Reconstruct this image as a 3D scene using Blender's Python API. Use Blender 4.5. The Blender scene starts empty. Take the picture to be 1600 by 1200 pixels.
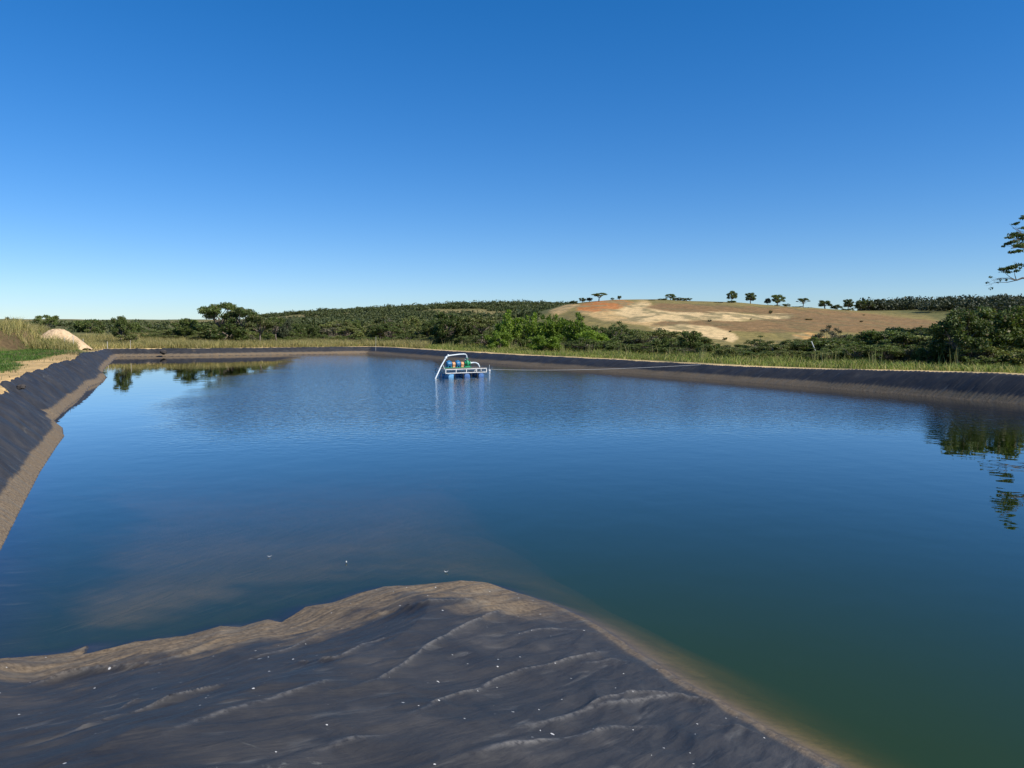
import bpy, math, random
import numpy as np
from mathutils import Vector, Matrix
random.seed(7); RNG = np.random.default_rng(7)
sc = bpy.context.scene
COL = sc.collection
R = math.radians

# ---------------------------------------------------------------- camera, sky, sun, exposure
H = 4.4                       # eye above the water (z = 0)
F = 1180.0                    # focal length in photo pixels (1600 wide)
PITCH = math.atan((600 - 512) / F)
cam_d = bpy.data.cameras.new("camera"); cam = bpy.data.objects.new("camera", cam_d); COL.objects.link(cam)
cam.location = (0, 0, H); cam.rotation_euler = (math.pi / 2 - PITCH, 0, 0)
cam_d.sensor_width = 36; cam_d.lens = F / 1600 * 36; cam_d.clip_start = 0.1; cam_d.clip_end = 30000
sc.camera = cam
SUN_EL = R(40); SUN_AZ = R(118)          # azimuth clockwise from +Y (the view direction)
w = bpy.data.worlds.new("World"); sc.world = w; w.use_nodes = True
nt = w.node_tree; bg = nt.nodes["Background"]
sky = nt.nodes.new("ShaderNodeTexSky"); sky.sky_type = 'NISHITA'; sky.sun_disc = False
sky.sun_elevation = SUN_EL; sky.sun_rotation = SUN_AZ; sky.altitude = 700; sky.air_density = 1.0; sky.dust_density = 0.0; sky.ozone_density = 4.0
hs = nt.nodes.new("ShaderNodeHueSaturation"); hs.inputs['Saturation'].default_value = 1.35
nt.links.new(sky.outputs[0], hs.inputs['Color']); gm = nt.nodes.new("ShaderNodeGamma"); gm.inputs[1].default_value = 0.86; nt.links.new(hs.outputs[0], gm.inputs[0])
tn = nt.nodes.new("ShaderNodeMix"); tn.data_type = 'RGBA'; tn.blend_type = 'MULTIPLY'; tn.inputs[0].default_value = 1; tn.inputs[7].default_value = (0.82, 0.98, 1.26, 1)
nt.links.new(gm.outputs[0], tn.inputs[6]); nt.links.new(tn.outputs[2], bg.inputs[0]); bg.inputs[1].default_value = 0.110
sun_d = bpy.data.lights.new("sun", 'SUN'); sun = bpy.data.objects.new("sun", sun_d); COL.objects.link(sun)
sun_d.energy = 4.8; sun_d.angle = R(0.53); sun_d.color = (1.0, 0.95, 0.87)
sdir = Vector((math.sin(SUN_AZ) * math.cos(SUN_EL), math.cos(SUN_AZ) * math.cos(SUN_EL), math.sin(SUN_EL)))
sun.rotation_euler = sdir.to_track_quat('Z', 'Y').to_euler()
sc.view_settings.view_transform = 'Standard'; sc.view_settings.look = 'None'; sc.view_settings.exposure = 0.28; sc.view_settings.gamma = 1
cy = sc.cycles
cy.use_denoising = True; cy.max_bounces = 8; cy.volume_bounces = 0; cy.transparent_max_bounces = 12
cy.caustics_reflective = False; cy.caustics_refractive = False; cy.sample_clamp_indirect = 5

# ---------------------------------------------------------------- helpers
def P(px, py, z=0.0):
    """the world point of height z seen at photo pixel (px, py)"""
    cx, cyy = (px - 800) / F, -(py - 600) / F
    c, s = math.cos(PITCH), math.sin(PITCH)
    d = (cx, c + s * cyy, -s + c * cyy)
    t = (z - H) / d[2]
    return (d[0] * t, d[1] * t)
def PD(px, py, D):
    """the world point at distance D (along +Y) seen at photo pixel"""
    cx, cyy = (px - 800) / F, -(py - 600) / F
    c, s = math.cos(PITCH), math.sin(PITCH)
    t = D / (c + s * cyy)
    return (cx * t, D, H + (-s + c * cyy) * t)
def proj(x, y, z):
    c, s = math.cos(PITCH), math.sin(PITCH)
    zz = z - H
    dep = c * y - s * zz; up = s * y + c * zz
    dep = np.maximum(dep, 1e-3)
    return 800 + F * x / dep, 600 - F * up / dep

def sstep(a, b, v):
    t = np.clip((v - a) / (b - a), 0, 1); return t * t * (3 - 2 * t)
def _hash(ix, iy, seed):
    h = (ix.astype(np.int64) * 374761393 + iy.astype(np.int64) * 668265263 + seed * 974711) & 0xffffffff
    h = ((h ^ (h >> 13)) * 1274126177) & 0xffffffff
    return ((h ^ (h >> 16)) & 0xffff) / 65535.0
def vnoise(x, y, seed=0):
    ix, iy = np.floor(x), np.floor(y); fx, fy = x - ix, y - iy
    fx = fx * fx * (3 - 2 * fx); fy = fy * fy * (3 - 2 * fy)
    a, b = _hash(ix, iy, seed), _hash(ix + 1, iy, seed)
    c, d = _hash(ix, iy + 1, seed), _hash(ix + 1, iy + 1, seed)
    return (a * (1 - fx) + b * fx) * (1 - fy) + (c * (1 - fx) + d * fx) * fy
def fbm(x, y, seed=0, octv=4):
    v = 0; a = 0.5; t = 0
    for i in range(octv):
        v = v + a * vnoise(x * 2 ** i + 17.3 * i, y * 2 ** i - 9.1 * i, seed + i); t += a; a *= 0.5
    return v / t
def dist_poly(x, y, pts, closed=False):
    best = np.full(x.shape, 1e9)
    n = len(pts)
    for i in range(n if closed else n - 1):
        ax, ay = pts[i]; bx, by = pts[(i + 1) % n]
        dx, dy = bx - ax, by - ay; L = dx * dx + dy * dy
        t = np.clip(((x - ax) * dx + (y - ay) * dy) / L, 0, 1)
        best = np.minimum(best, (x - ax - t * dx) ** 2 + (y - ay - t * dy) ** 2)
    return np.sqrt(best)
def inside(x, y, pts):
    r = np.zeros(x.shape, bool); n = len(pts)
    for i in range(n):
        ax, ay = pts[i]; bx, by = pts[(i + 1) % n]
        if ay == by: continue
        c = ((ay > y) != (by > y)) & (x < (bx - ax) * (y - ay) / (by - ay) + ax)
        r ^= c
    return r

def mesh_np(name, V, Fq, mat=None, smooth=False, attrs=None, cols=None):
    me = bpy.data.meshes.new(name)
    V = np.ascontiguousarray(V, np.float32); Fq = np.ascontiguousarray(Fq, np.int32)
    k = Fq.shape[1]
    me.vertices.add(len(V)); me.vertices.foreach_set("co", V.ravel())
    me.loops.add(Fq.size); me.loops.foreach_set("vertex_index", Fq.ravel())
    me.polygons.add(len(Fq)); me.polygons.foreach_set("loop_start", np.arange(0, Fq.size, k, dtype=np.int32))
    if smooth: me.polygons.foreach_set("use_smooth", np.ones(len(Fq), bool))
    me.update(calc_edges=True)
    for n, a in (attrs or {}).items():
        at = me.attributes.new(n, 'FLOAT', 'POINT'); at.data.foreach_set("value", np.ascontiguousarray(a, np.float32))
    for n, a in (cols or {}).items():
        at = me.attributes.new(n, 'FLOAT_COLOR', 'POINT')
        c4 = np.ones((len(V), 4), np.float32); c4[:, :3] = a
        at.data.foreach_set("color", c4.ravel())
    if mat: me.materials.append(mat)
    return me
def link(name, me, parent=None):
    o = bpy.data.objects.new(name, me); COL.objects.link(o)
    if parent: o.parent = parent
    return o
def tag(o, label=None, cat=None, group=None, kind=None):
    if label: o["label"] = label
    if cat: o["category"] = cat
    if group: o["group"] = group
    if kind: o["kind"] = kind
    return o
def empty(name, loc=(0, 0, 0), rz=0):
    o = bpy.data.objects.new(name, None); COL.objects.link(o); o.location = loc; o.rotation_euler = (0, 0, rz)
    o.empty_display_size = 0.3
    return o
class MB:
    """collects boxes, tubes and lathes into one mesh"""
    def __init__(s): s.v = []; s.f = []
    def box(s, c, size, rot=None):
        b = len(s.v); rot = rot or Matrix.Identity(3)
        hx, hy, hz = [q / 2 for q in size]
        e = min(hx, hy, hz) * 0.18
        # chamfered box: 24 vertices
        idx = {}
        for sx in (-1, 1):
            for sy in (-1, 1):
                for sz in (-1, 1):
                    for k in range(3):
                        p = [sx * hx, sy * hy, sz * hz]
                        for q in range(3):
                            if q != k: p[q] -= (sx, sy, sz)[q] * e
                        idx[(sx, sy, sz, k)] = len(s.v); s.v.append(tuple(Vector(c) + rot @ Vector(p)))
        for k in range(3):
            a, d = (k + 1) % 3, (k + 2) % 3
            for sg in (-1, 1):
                q = []
                for u, t in ((-1, -1), (1, -1), (1, 1), (-1, 1)):
                    sgn = [0, 0, 0]; sgn[k] = sg; sgn[a] = u; sgn[d] = t
                    q.append(idx[(*sgn, k)])
                s.f.append(q if sg > 0 else q[::-1])
        for k in range(3):              # edge bevels along axis k
            a, d = (k + 1) % 3, (k + 2) % 3
            for u in (-1, 1):
                for t in (-1, 1):
                    q = []
                    for e_, kk in ((-1, a), (1, a), (1, d), (-1, d)):
                        sgn = [0, 0, 0]; sgn[k] = e_; sgn[a] = u; sgn[d] = t
                        q.append(idx[(*sgn, kk)])
                    s.f.append(q)
        for sx in (-1, 1):
            for sy in (-1, 1):
                for sz in (-1, 1):
                    s.f.append([idx[(sx, sy, sz, k)] for k in range(3)])
        return s
    def tube(s, pts, rad, n=10, caps=True):
        pts = [Vector(p) for p in pts]; m = len(pts)
        rs = rad if isinstance(rad, (list, tuple)) else [rad] * m
        base = len(s.v); up = None
        for i, p in enumerate(pts):
            t = (pts[min(i + 1, m - 1)] - pts[max(i - 1, 0)]).normalized()
            if up is None: up = t.orthogonal().normalized()
            up = (up - t * up.dot(t))
            up = up.normalized() if up.length > 1e-6 else t.orthogonal().normalized()
            sd = t.cross(up)
            for k in range(n):
                a = 2 * math.pi * k / n
                s.v.append(tuple(p + (up * math.cos(a) + sd * math.sin(a)) * rs[i]))
        for i in range(m - 1):
            for k in range(n):
                a, b = base + i * n + k, base + i * n + (k + 1) % n
                s.f.append([a, b, b + n, a + n])
        if caps:
            s.f.append([base + k for k in range(n)][::-1]); s.f.append([base + (m - 1) * n + k for k in range(n)])
        return s
    def lathe(s, c, axis, prof, n=20):
        """prof: (distance along the axis, radius)"""
        ax = Vector(axis).normalized()
        pts = [Vector(c) + ax * a for a, r in prof]
        base = len(s.v); up = ax.orthogonal().normalized(); sd = ax.cross(up)
        for p, (a, r) in zip(pts, prof):
            for k in range(n):
                t = 2 * math.pi * k / n
                s.v.append(tuple(p + (up * math.cos(t) + sd * math.sin(t)) * max(r, 1e-4)))
        for i in range(len(prof) - 1):
            for k in range(n):
                a, b = base + i * n + k, base + i * n + (k + 1) % n
                s.f.append([a, b, b + n, a + n])
        return s
    def build(s, name, mat, parent=None, smooth=False):
        me = bpy.data.meshes.new(name); me.from_pydata(s.v, [], s.f); me.materials.append(mat)
        if smooth:
            me.polygons.foreach_set("use_smooth", [True] * len(me.polygons))
            me.set_sharp_from_angle(angle=R(35))
        me.update(); return link(name, me, parent)

# ---------------------------------------------------------------- materials
def srgb(r, g, b, k=1.0):
    f = lambda c: (c / 255 / 12.92) if c / 255 <= 0.04045 else ((c / 255 + 0.055) / 1.055) ** 2.4
    return (f(r) * k, f(g) * k, f(b) * k)
def new_mat(name):
    m = bpy.data.materials.new(name); m.use_nodes = True
    return m, m.node_tree, m.node_tree.nodes["Principled BSDF"]
def N(nt, typ, **kw):
    n = nt.nodes.new(typ)
    for k, v in kw.items(): setattr(n, k, v)
    return n
def noise_tex(nt, scale, detail=4, rough=0.55, vec=None, dist=0.0):
    n = N(nt, "ShaderNodeTexNoise"); n.inputs['Scale'].default_value = scale; n.inputs['Detail'].default_value = detail
    n.inputs['Roughness'].default_value = rough; n.inputs['Distortion'].default_value = dist
    if vec: nt.links.new(vec, n.inputs['Vector'])
    return n
def ramp(nt, fac, stops):
    r = N(nt, "ShaderNodeValToRGB"); e = r.color_ramp.elements
    while len(e) < len(stops): e.new(0.5)
    for q, (p, c) in zip(e, stops): q.position = p; q.color = (*c, 1) if len(c) == 3 else c
    nt.links.new(fac, r.inputs[0]); return r
def mix(nt, fac, a, b, mode='MIX'):
    m = N(nt, "ShaderNodeMix", data_type='RGBA', blend_type=mode)
    for s, v in ((0, fac), (6, a), (7, b)):
        if hasattr(v, 'links'): nt.links.new(v, m.inputs[s])
        else: m.inputs[s].default_value = v if s == 0 else (*v, 1)
    return m.outputs[2]
def math_n(nt, op, a, b=None, c=None):
    m = N(nt, "ShaderNodeMath", operation=op)
    for i, v in enumerate((a, b, c)):
        if v is None: continue
        if hasattr(v, 'links'): nt.links.new(v, m.inputs[i])
        else: m.inputs[i].default_value = v
    return m.outputs[0]
def maprange(nt, v, a, b, c=0, d=1, smooth=True):
    m = N(nt, "ShaderNodeMapRange"); m.interpolation_type = 'SMOOTHSTEP' if smooth else 'LINEAR'
    nt.links.new(v, m.inputs[0])
    for i, q in zip((1, 2, 3, 4), (a, b, c, d)): m.inputs[i].default_value = q
    return m.outputs[0]
def attr(nt, name): return N(nt, "ShaderNodeAttribute", attribute_name=name)

def simple_mat(name, c, rough=0.5, metal=0.0, var=0.15, scale=6, bump=0.0):
    m, nt, p = new_mat(name)
    g = N(nt, "ShaderNodeTexCoord")
    n = noise_tex(nt, scale, 5, 0.6, g.outputs['Object'])
    d = tuple(q * (1 - var) for q in c); u = tuple(min(1, q * (1 + var)) for q in c)
    r = ramp(nt, n.outputs[0], [(0.3, d), (0.7, u)])
    nt.links.new(r.outputs[0], p.inputs['Base Color'])
    p.inputs['Roughness'].default_value = rough; p.inputs['Metallic'].default_value = metal
    if bump:
        b = N(nt, "ShaderNodeBump"); b.inputs['Strength'].default_value = bump; b.inputs['Distance'].default_value = 0.02
        nt.links.new(n.outputs[0], b.inputs['Height']); nt.links.new(b.outputs[0], p.inputs['Normal'])
    return m
def leaf_mat(name, lo, hi, dry=None, transl=0.25, rough=0.55):
    m, nt, p = new_mat(name)
    g = N(nt, "ShaderNodeNewGeometry"); oi = N(nt, "ShaderNodeObjectInfo")
    tc = N(nt, "ShaderNodeTexCoord")
    n = noise_tex(nt, 5.0, 2, 0.5, tc.outputs['Object'])
    f = math_n(nt, 'ADD', math_n(nt, 'MULTIPLY', g.outputs['Random Per Island'], 0.55), math_n(nt, 'MULTIPLY', n.outputs[0], 0.75))
    f = math_n(nt, 'ADD', f, math_n(nt, 'MULTIPLY', oi.outputs['Random'], 0.45))
    f = math_n(nt, 'SUBTRACT', f, 0.35)
    r = ramp(nt, f, [(0.0, lo), (0.95, hi)])
    c = r.outputs[0]
    if dry:
        k = math_n(nt, 'GREATER_THAN', g.outputs['Random Per Island'], 0.9)
        c = mix(nt, k, c, dry)
    nt.links.new(c, p.inputs['Base Color']); p.inputs['Roughness'].default_value = rough
    p.inputs['Specular IOR Level'].default_value = 0.25
    tr = N(nt, "ShaderNodeBsdfTranslucent"); nt.links.new(mix(nt, 1.0, c, (1.1, 1.15, 0.5), 'MULTIPLY'), tr.inputs[0])
    ms = N(nt, "ShaderNodeMixShader"); ms.inputs[0].default_value = transl
    out = nt.nodes["Material Output"]
    nt.links.new(p.outputs[0], ms.inputs[1]); nt.links.new(tr.outputs[0], ms.inputs[2]); nt.links.new(ms.outputs[0], out.inputs[0])
    return m
def blade_mat(name, transl=0.3):
    m, nt, p = new_mat(name)
    a = attr(nt, "bcol")
    nt.links.new(a.outputs['Color'], p.inputs['Base Color']); p.inputs['Roughness'].default_value = 0.6
    p.inputs['Specular IOR Level'].default_value = 0.2
    tr = N(nt, "ShaderNodeBsdfTranslucent"); nt.links.new(a.outputs['Color'], tr.inputs[0])
    ms = N(nt, "ShaderNodeMixShader"); ms.inputs[0].default_value = transl
    nt.links.new(p.outputs[0], ms.inputs[1]); nt.links.new(tr.outputs[0], ms.inputs[2]); nt.links.new(ms.outputs[0], nt.nodes["Material Output"].inputs[0])
    return m

M = {}
M['dark'] = leaf_mat("leaf_dark", (0.038, 0.060, 0.016), (0.175, 0.225, 0.055), dry=(0.20, 0.17, 0.08))
M['olive'] = leaf_mat("leaf_olive", (0.058, 0.074, 0.022), (0.245, 0.270, 0.080), dry=(0.24, 0.19, 0.10))
M['bright'] = leaf_mat("leaf_bright", (0.045, 0.090, 0.012), (0.26, 0.36, 0.05), transl=0.38)
M['grey'] = leaf_mat("leaf_grey", (0.070, 0.070, 0.038), (0.20, 0.185, 0.110), dry=(0.27, 0.22, 0.15))
M['far'] = leaf_mat("leaf_far", (0.045, 0.058, 0.032), (0.130, 0.145, 0.070), transl=0.2)
M['bark'] = simple_mat("bark", (0.16, 0.125, 0.09), 0.85, var=0.4, scale=9, bump=0.6)
M['blade'] = blade_mat("grass_blade")
M['white'] = simple_mat("white_paint", (0.60, 0.60, 0.58), 0.5, var=0.2, scale=5)
M['pvc'] = simple_mat("white_pipe_plastic", (0.54, 0.60, 0.62), 0.35, var=0.08, scale=4)
M['blue_drum'] = simple_mat("blue_plastic", (0.05, 0.13, 0.32), 0.5, var=0.2, scale=5)
M['pale_drum'] = simple_mat("pale_blue_plastic", (0.12, 0.32, 0.55), 0.42, var=0.2, scale=5)
M['motor'] = simple_mat("blue_motor_paint", (0.02, 0.17, 0.36), 0.4, var=0.15)
M['orange'] = simple_mat("orange_guard_paint", (0.62, 0.30, 0.13), 0.5, var=0.15)
M['green'] = simple_mat("green_pump_paint", (0.02, 0.27, 0.11), 0.4, var=0.2)
M['steel'] = simple_mat("dull_steel", (0.30, 0.31, 0.32), 0.45, 0.7, var=0.2)
M['black'] = simple_mat("black_rubber", (0.02, 0.02, 0.022), 0.5, var=0.3)
M['deck'] = simple_mat("deck_boards", (0.13, 0.105, 0.085), 0.8, var=0.35, scale=9)
M['post'] = simple_mat("weathered_post", (0.46, 0.42, 0.35), 0.85, var=0.25, scale=12, bump=0.4)
M['rope'] = simple_mat("pale_rope", (0.55, 0.53, 0.48), 0.8, var=0.15, scale=30)
M['rock'] = simple_mat("dark_clod", (0.055, 0.045, 0.038), 0.9, var=0.5, scale=8, bump=0.8)
M['feather'] = simple_mat("white_feather", (0.6, 0.6, 0.57), 0.7, var=0.05)

# ---------------------------------------------------------------- the pond's outline (world metres, water at z = 0)
left_px = [(0, 860), (30, 800), (62, 738), (88, 698), (100, 682), (97, 668), (80, 657), (92, 650), (108, 634), (128, 620), (140, 604), (158, 598), (166, 589), (160, 582), (164, 575), (172, 568), (180, 560)]
far_px = [(185, 557.5), (300, 556.5), (420, 554.5), (520, 553), (572, 552)]
right_px = [(600, 554), (680, 561), (760, 567.5), (860, 574.5), (980, 583), (1100, 592), (1240, 602.5), (1400, 615), (1600, 632)]
near_px = [(0, 1030), (110, 1020), (135, 1010), (130, 1024), (210, 1004), (290, 996), (345, 979), (375, 981), (418, 969), (440, 973), (478, 948), (520, 942), (560, 928), (600, 917), (660, 914), (720, 908), (762, 911), (800, 924), (860, 942), (900, 960), (940, 983), (1000, 1022), (1060, 1062), (1100, 1083), (1150, 1112), (1200, 1140), (1260, 1172), (1320, 1203)]
lw = [P(*q) for q in left_px]
d0 = np.array(lw[0]); dl = np.array([-0.444, 0.896])
LEFT = [tuple(d0 - dl * 5.5)] + lw
FARP = [P(*q) for q in far_px]
rw = [P(*q) for q in right_px]
e = np.array(rw[-1]); dr = np.array([0.53, -0.85])
RIGHT = rw + [tuple(e + dr * 30), tuple(e + dr * 72)]
nw = [P(*q) for q in near_px]
n_end = np.array(nw[-1])
NEAR = [tuple(d0 - dl * 5.9 + np.array([0.35, -0.15]))] + nw + [tuple(n_end + np.array([0.5, -0.866]) * 12), tuple(n_end + np.array([0.5, -0.866]) * 26)]
BANKS = LEFT + FARP + RIGHT
POND = LEFT + FARP + RIGHT + NEAR[::-1]
def dsd(x, y):
    d = dist_poly(x, y, POND, True)
    return np.where(inside(x, y, POND), -d, d)
AX = np.array(P(640, 700)); AY = np.array([-0.49, 0.87])           # the pond's long axis
def side(x, y):                                                    # > 0 right of the axis
    return (x - AX[0]) * AY[1] - (y - AX[1]) * AY[0]
def bank_h(x, y):
    s = sstep(-14, 14, side(x, y))
    hl = 1.2 + 0.68 * (1 - sstep(70, 112, y)); hr = 1.13 + 0.5 * (1 - sstep(42, 66, y))
    return hl * (1 - s) + hr * s
def near_w(x, y):
    dn = dist_poly(x, y, NEAR); db = dist_poly(x, y, BANKS)
    return sstep(-1.2, 1.2, db - dn)
def mound_prof(d):
    q = np.clip(d, 0, 9.0)
    return 0.21 * q + 0.0135 * q * q - 0.0002 * q ** 3
def base_z(x, y, d, nwt):
    """the smooth banks, above and below the water"""
    hb = bank_h(x, y); t = np.clip(d / 1.95, 0, 1.0)
    zb = hb * (t * (1.22 - 0.22 * t * t))
    zo = zb * (1 - nwt) + mound_prof(d) * nwt
    rt = sstep(-4.5, 4.5, x + 3.0 * (fbm(x / 4, y / 4, 171, 3) - .5) - .12 * (y - 12))
    a = -d
    shelf = -(0.30 * a + 0.0 * a); shelf = np.maximum(shelf, -0.34 - 0.008 * a) - 1.2 * sstep(19, 40, y) * sstep(0, 3, a)
    deep = -0.50 * a
    zi = np.maximum(shelf * (1 - rt) + deep * rt, -2.7)
    return np.where(d > 0, zo, zi)

# ---------------------------------------------------------------- terrain
RX = [(-400, 512), (640, 506), (780, 497), (840, 488), (880, 477), (915, 472), (960, 468.5), (1030, 467.5), (1080, 470.5), (1140, 472), (1200, 476.5), (1260, 481), (1330, 485), (1420, 484), (1500, 480), (1600, 476), (1900, 470), (3000, 480)]
RIDGE_Y = 690.0
rxs = np.array([PD(q[0], q[1], RIDGE_Y)[0] for q in RX]); rzs = np.array([PD(q[0], q[1], RIDGE_Y)[2] for q in RX])
R2 = [(-2500, 500), (300, 500), (430, 499), (480, 493), (560, 487), (640, 482), (700, 479), (780, 477.5), (850, 478), (900, 480), (1200, 490), (2500, 500)]
R2Y = 1150.0
r2x = np.array([PD(q[0], q[1], R2Y)[0] for q in R2]); r2z = np.array([PD(q[0], q[1], R2Y)[2] for q in R2])
def ground_z(x, y, d=None, nwt=None):
    if d is None: d = dsd(x, y)
    if nwt is None: nwt = near_w(x, y)
    hb = bank_h(x, y); s = sstep(-14, 14, side(x, y))
    top = hb * (1 - nwt) + nwt * mound_prof(d)
    roll = (fbm(x / 7, y / 7, 3, 3) - 0.5) * 0.5 * sstep(3, 9, d)
    z = top + roll
    # valley behind the belt of trees
    far = np.maximum(d, 0)
    z = z - 9.0 * sstep(20, 150, far) * sstep(-45, -5, x + 0.62 * (y - 120) + 40) 
    z = z - 3.0 * sstep(30, 200, far) * (1 - s)
    # grassed berm on the left
    bx, by = P(20, 547, 1.9)
    dd = dist_poly(x, y, [(bx - 75, by - 28), (bx - 13, by + 4), (bx - 24, by + 30)])
    z = z + (3.3 + 0.7 * (fbm(x / 6, y / 6, 11, 3) - 0.5)) * (1 - .25 * sstep(1.0, 9.0, dd) - .75 * sstep(8.0, 11.0, dd)) 
    bx, by = PD(150, 512, 150)[:2]
    z = z + 2.5 * np.exp(-((x - bx + 4) / 26) ** 2 - ((y - by + 6) / 12) ** 2) * sstep(5, 13, d)
    sx_, sy_ = PD(92, 530, 101.0)[:2]
    z = z + 1.45 * np.exp(-(((x - sx_) / 6.5) ** 2 + ((y - sy_) / 5.5) ** 2)) * sstep(3, 7, d)
    # the bare hill
    rz = np.interp(x, rxs, rzs)
    t = (y - 290) / (RIDGE_Y - 290)
    up = np.where(t < 1, sstep(-0.15, 1.0, t) * 0.45 + np.clip(t, 0, 1) * 0.55, 1 - 0.12 * sstep(1, 1.8, t))
    low = -9.0
    hill = low + (rz - low) * np.clip(up, 0, 1.2)
    hill = hill + (fbm(x / 60, y / 60, 5, 4) - 0.5) * 5.5 * sstep(0.05, .35, t) * (1 - 0.85 * sstep(0.7, 1.0, t) * (1 - sstep(1.0, 1.3, t)))
    z = np.where(y > 240, z * (1 - sstep(240, 330, y)) + hill * sstep(240, 330, y), z)
    rz2 = np.interp(x, r2x, r2z)
    h2 = -9 + (rz2 + 9) * sstep(520, R2Y, y)
    z = np.where(y > 520, np.maximum(z * (1 - sstep(800, 1400, y) * 0.6), h2 + (fbm(x / 120, y / 120, 8, 3) - 0.5) * 6 * sstep(560, 800, y)), z)
    rr = np.hypot(x, y)
    z = z + sstep(1300, 4500, rr) * (26 + 22 * (fbm(x / 1500, y / 1500, 21, 3) - 0.5))
    return z
def gz(x, y):
    return float(ground_z(np.array([float(x)]), np.array([float(y)]))[0])

def polar(angs, rads):
    A, Rr = np.meshgrid(angs, rads)             # rows = radius
    return Rr * np.sin(A), Rr * np.cos(A)
def grid_faces(nr, na, wrap=False):
    i = np.arange((nr - 1) * na if wrap else (nr - 1) * (na - 1))
    if wrap:
        r, a = i // na, i % na; b = (a + 1) % na
    else:
        r, a = i // (na - 1), i % (na - 1); b = a + 1
    return np.stack([r * na + a, (r + 1) * na + a, (r + 1) * na + b, r * na + b], 1)

a_f = np.radians(np.concatenate([np.arange(-180, -50, 2.5), np.arange(-50, 50.01, 0.16), np.arange(52.5, 180, 2.5)]))
rl = [0.6]
while rl[-1] < 9500:
    r_ = rl[-1]
    rl.append(r_ + (max(0.06, r_ * 0.022) if r_ < 16 else (0.36 if r_ < 175 else (r_ * 0.0055 + .1 if r_ < 900 else r_ * 0.03))))
gx, gy = polar(a_f, np.array(rl)); shp = gx.shape
gx = gx.ravel(); gy = gy.ravel()
gd = dsd(gx, gy); gn = near_w(gx, gy)
gzv = ground_z(gx, gy, gd, gn)
under = sstep(2.15, 1.6, gd) if False else 1 - sstep(1.7, 2.1, gd)
near_liner = (gn > 0.5) & (np.hypot(gx, gy) < 40)
gzv = np.where(gd < 2.1, gzv * (1 - under) + (base_z(gx, gy, gd, gn) - 0.35) * under, gzv)
gzv = np.where(gd < 0, np.minimum(gzv, -3.2), gzv)
gzv = np.where(near_liner & (gd > 0), mound_prof(gd) - 0.4, gzv)

# colour of the soil and grass (own colours, no light or shade)
ppx, ppy = proj(gx, gy, gzv)
n1 = fbm(gx / 5, gy / 5, 31, 4); n2 = fbm(gx / 1.3, gy / 1.3, 37, 3); n3 = fbm(gx / 40, gy / 40, 41, 4); n4 = fbm(gx / 10, gy / 22, 43, 5)
C = lambda *c: np.array(c)
sand = C(0.58, 0.39, 0.18); sand_pale = C(0.72, 0.52, 0.27); soil = C(0.24, 0.16, 0.09); orange = C(0.52, 0.19, 0.06)
gr = C(0.07, 0.12, 0.025); dry = C(0.22, 0.19, 0.075); olive = C(0.11, 0.115, 0.045); field = C(0.27, 0.168, 0.078)
def blend(c, col, wgt): return c * (1 - wgt[:, None]) + col * wgt[:, None]
col = np.tile(dry, (len(gx), 1))
col = blend(col, olive, sstep(0.4, 0.6, n1))
gs = sstep(-14, 14, side(gx, gy))
lft = (1 - gs)
# left bank: bare earth beside the liner, then lawn
path = (1 - sstep(3.6, 4.6, gd + (n1 - 0.5) * 4.5 + (n2 - .5) * 1.2)) * lft
col = blend(col, gr, lft * (1 - sstep(14, 22, gd)) * sstep(0.35, 0.6, n1 + 0.1))
col = blend(col, sand, np.clip(path * 1.2, 0, 1) * (1 - sstep(70, 85, gy)))
bxa, bya = P(20, 547, 1.9); dbm = dist_poly(gx, gy, [(bxa - 75, bya - 28), (bxa - 13, bya + 4), (bxa - 24, bya + 30)])
col = blend(col, C(.17, .105, .06), sstep(8.0, 8.8, dbm + (n2 - .5) * 2) * (1 - sstep(10.2, 11.4, dbm + (n2 - .5) * 1.5)) * .9)
# right and far banks: thin strip of pale earth
strip = (1 - sstep(2.6, 4.6, gd + (n2 - 0.5) * 2.2 + (n1 - .5) * 2.5))
col = blend(col, sand_pale, strip * np.maximum(gs, sstep(85, 100, gy)))
col = blend(col, dry * 0.8 + gr * 0.3, gs * sstep(3.5, 6, gd) * (1 - sstep(24, 40, gd)))
# valley and hill
hf = sstep(200, 280, gy)
col = blend(col, olive * 0.9 + dry * 0.25, hf)
onh = (gy > 280) & (gy < 730)
jx = ppx + (n1 - 0.5) * 10 + (n3 - .5) * 14; jy = ppy + (n4 - 0.5) * 5.5 + (n1 - 0.5) * 2.5
def soft(poly, feather=2.5):
    d = np.full(gx.shape, 0.0)
    ix = np.where(onh)[0]
    dd_ = dist_poly(jx[ix], jy[ix], poly, True); ins = inside(jx[ix], jy[ix], poly)
    d[ix] = sstep(-feather, feather * 0.4, np.where(ins, dd_, -dd_)); return d
hill_grass = C(0.27, 0.215, 0.08)
col = blend(col, hill_grass, soft([(850, 495), (905, 470), (960, 467), (1300, 476), (1340, 486), (1440, 492), (1475, 505), (1475, 530), (1330, 545), (1200, 550), (1130, 550), (1000, 530), (860, 505)], 4))
col = blend(col, sand * 1.05, soft([(905, 486), (960, 478), (1010, 470), (1030, 482), (1140, 487), (1150, 500), (1140, 506), (1010, 508), (980, 504), (940, 500)]))
col = blend(col, field, soft([(1003, 483), (1035, 474), (1120, 478), (1230, 482), (1360, 490), (1466, 503), (1470, 515), (1360, 520), (1282, 517), (1200, 520), (1140, 516), (1100, 509), (1020, 507), (1040, 502), (1110, 501), (1165, 503), (1238, 496), (1170, 488), (1130, 487), (1040, 488)]))
col = blend(col, sand_pale, soft([(956, 489), (1006, 472), (1018, 476), (1000, 482), (1060, 488), (1140, 489), (1160, 492), (1236, 493), (1235, 496), (1160, 500), (1080, 499), (1000, 503), (985, 497)]))
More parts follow.
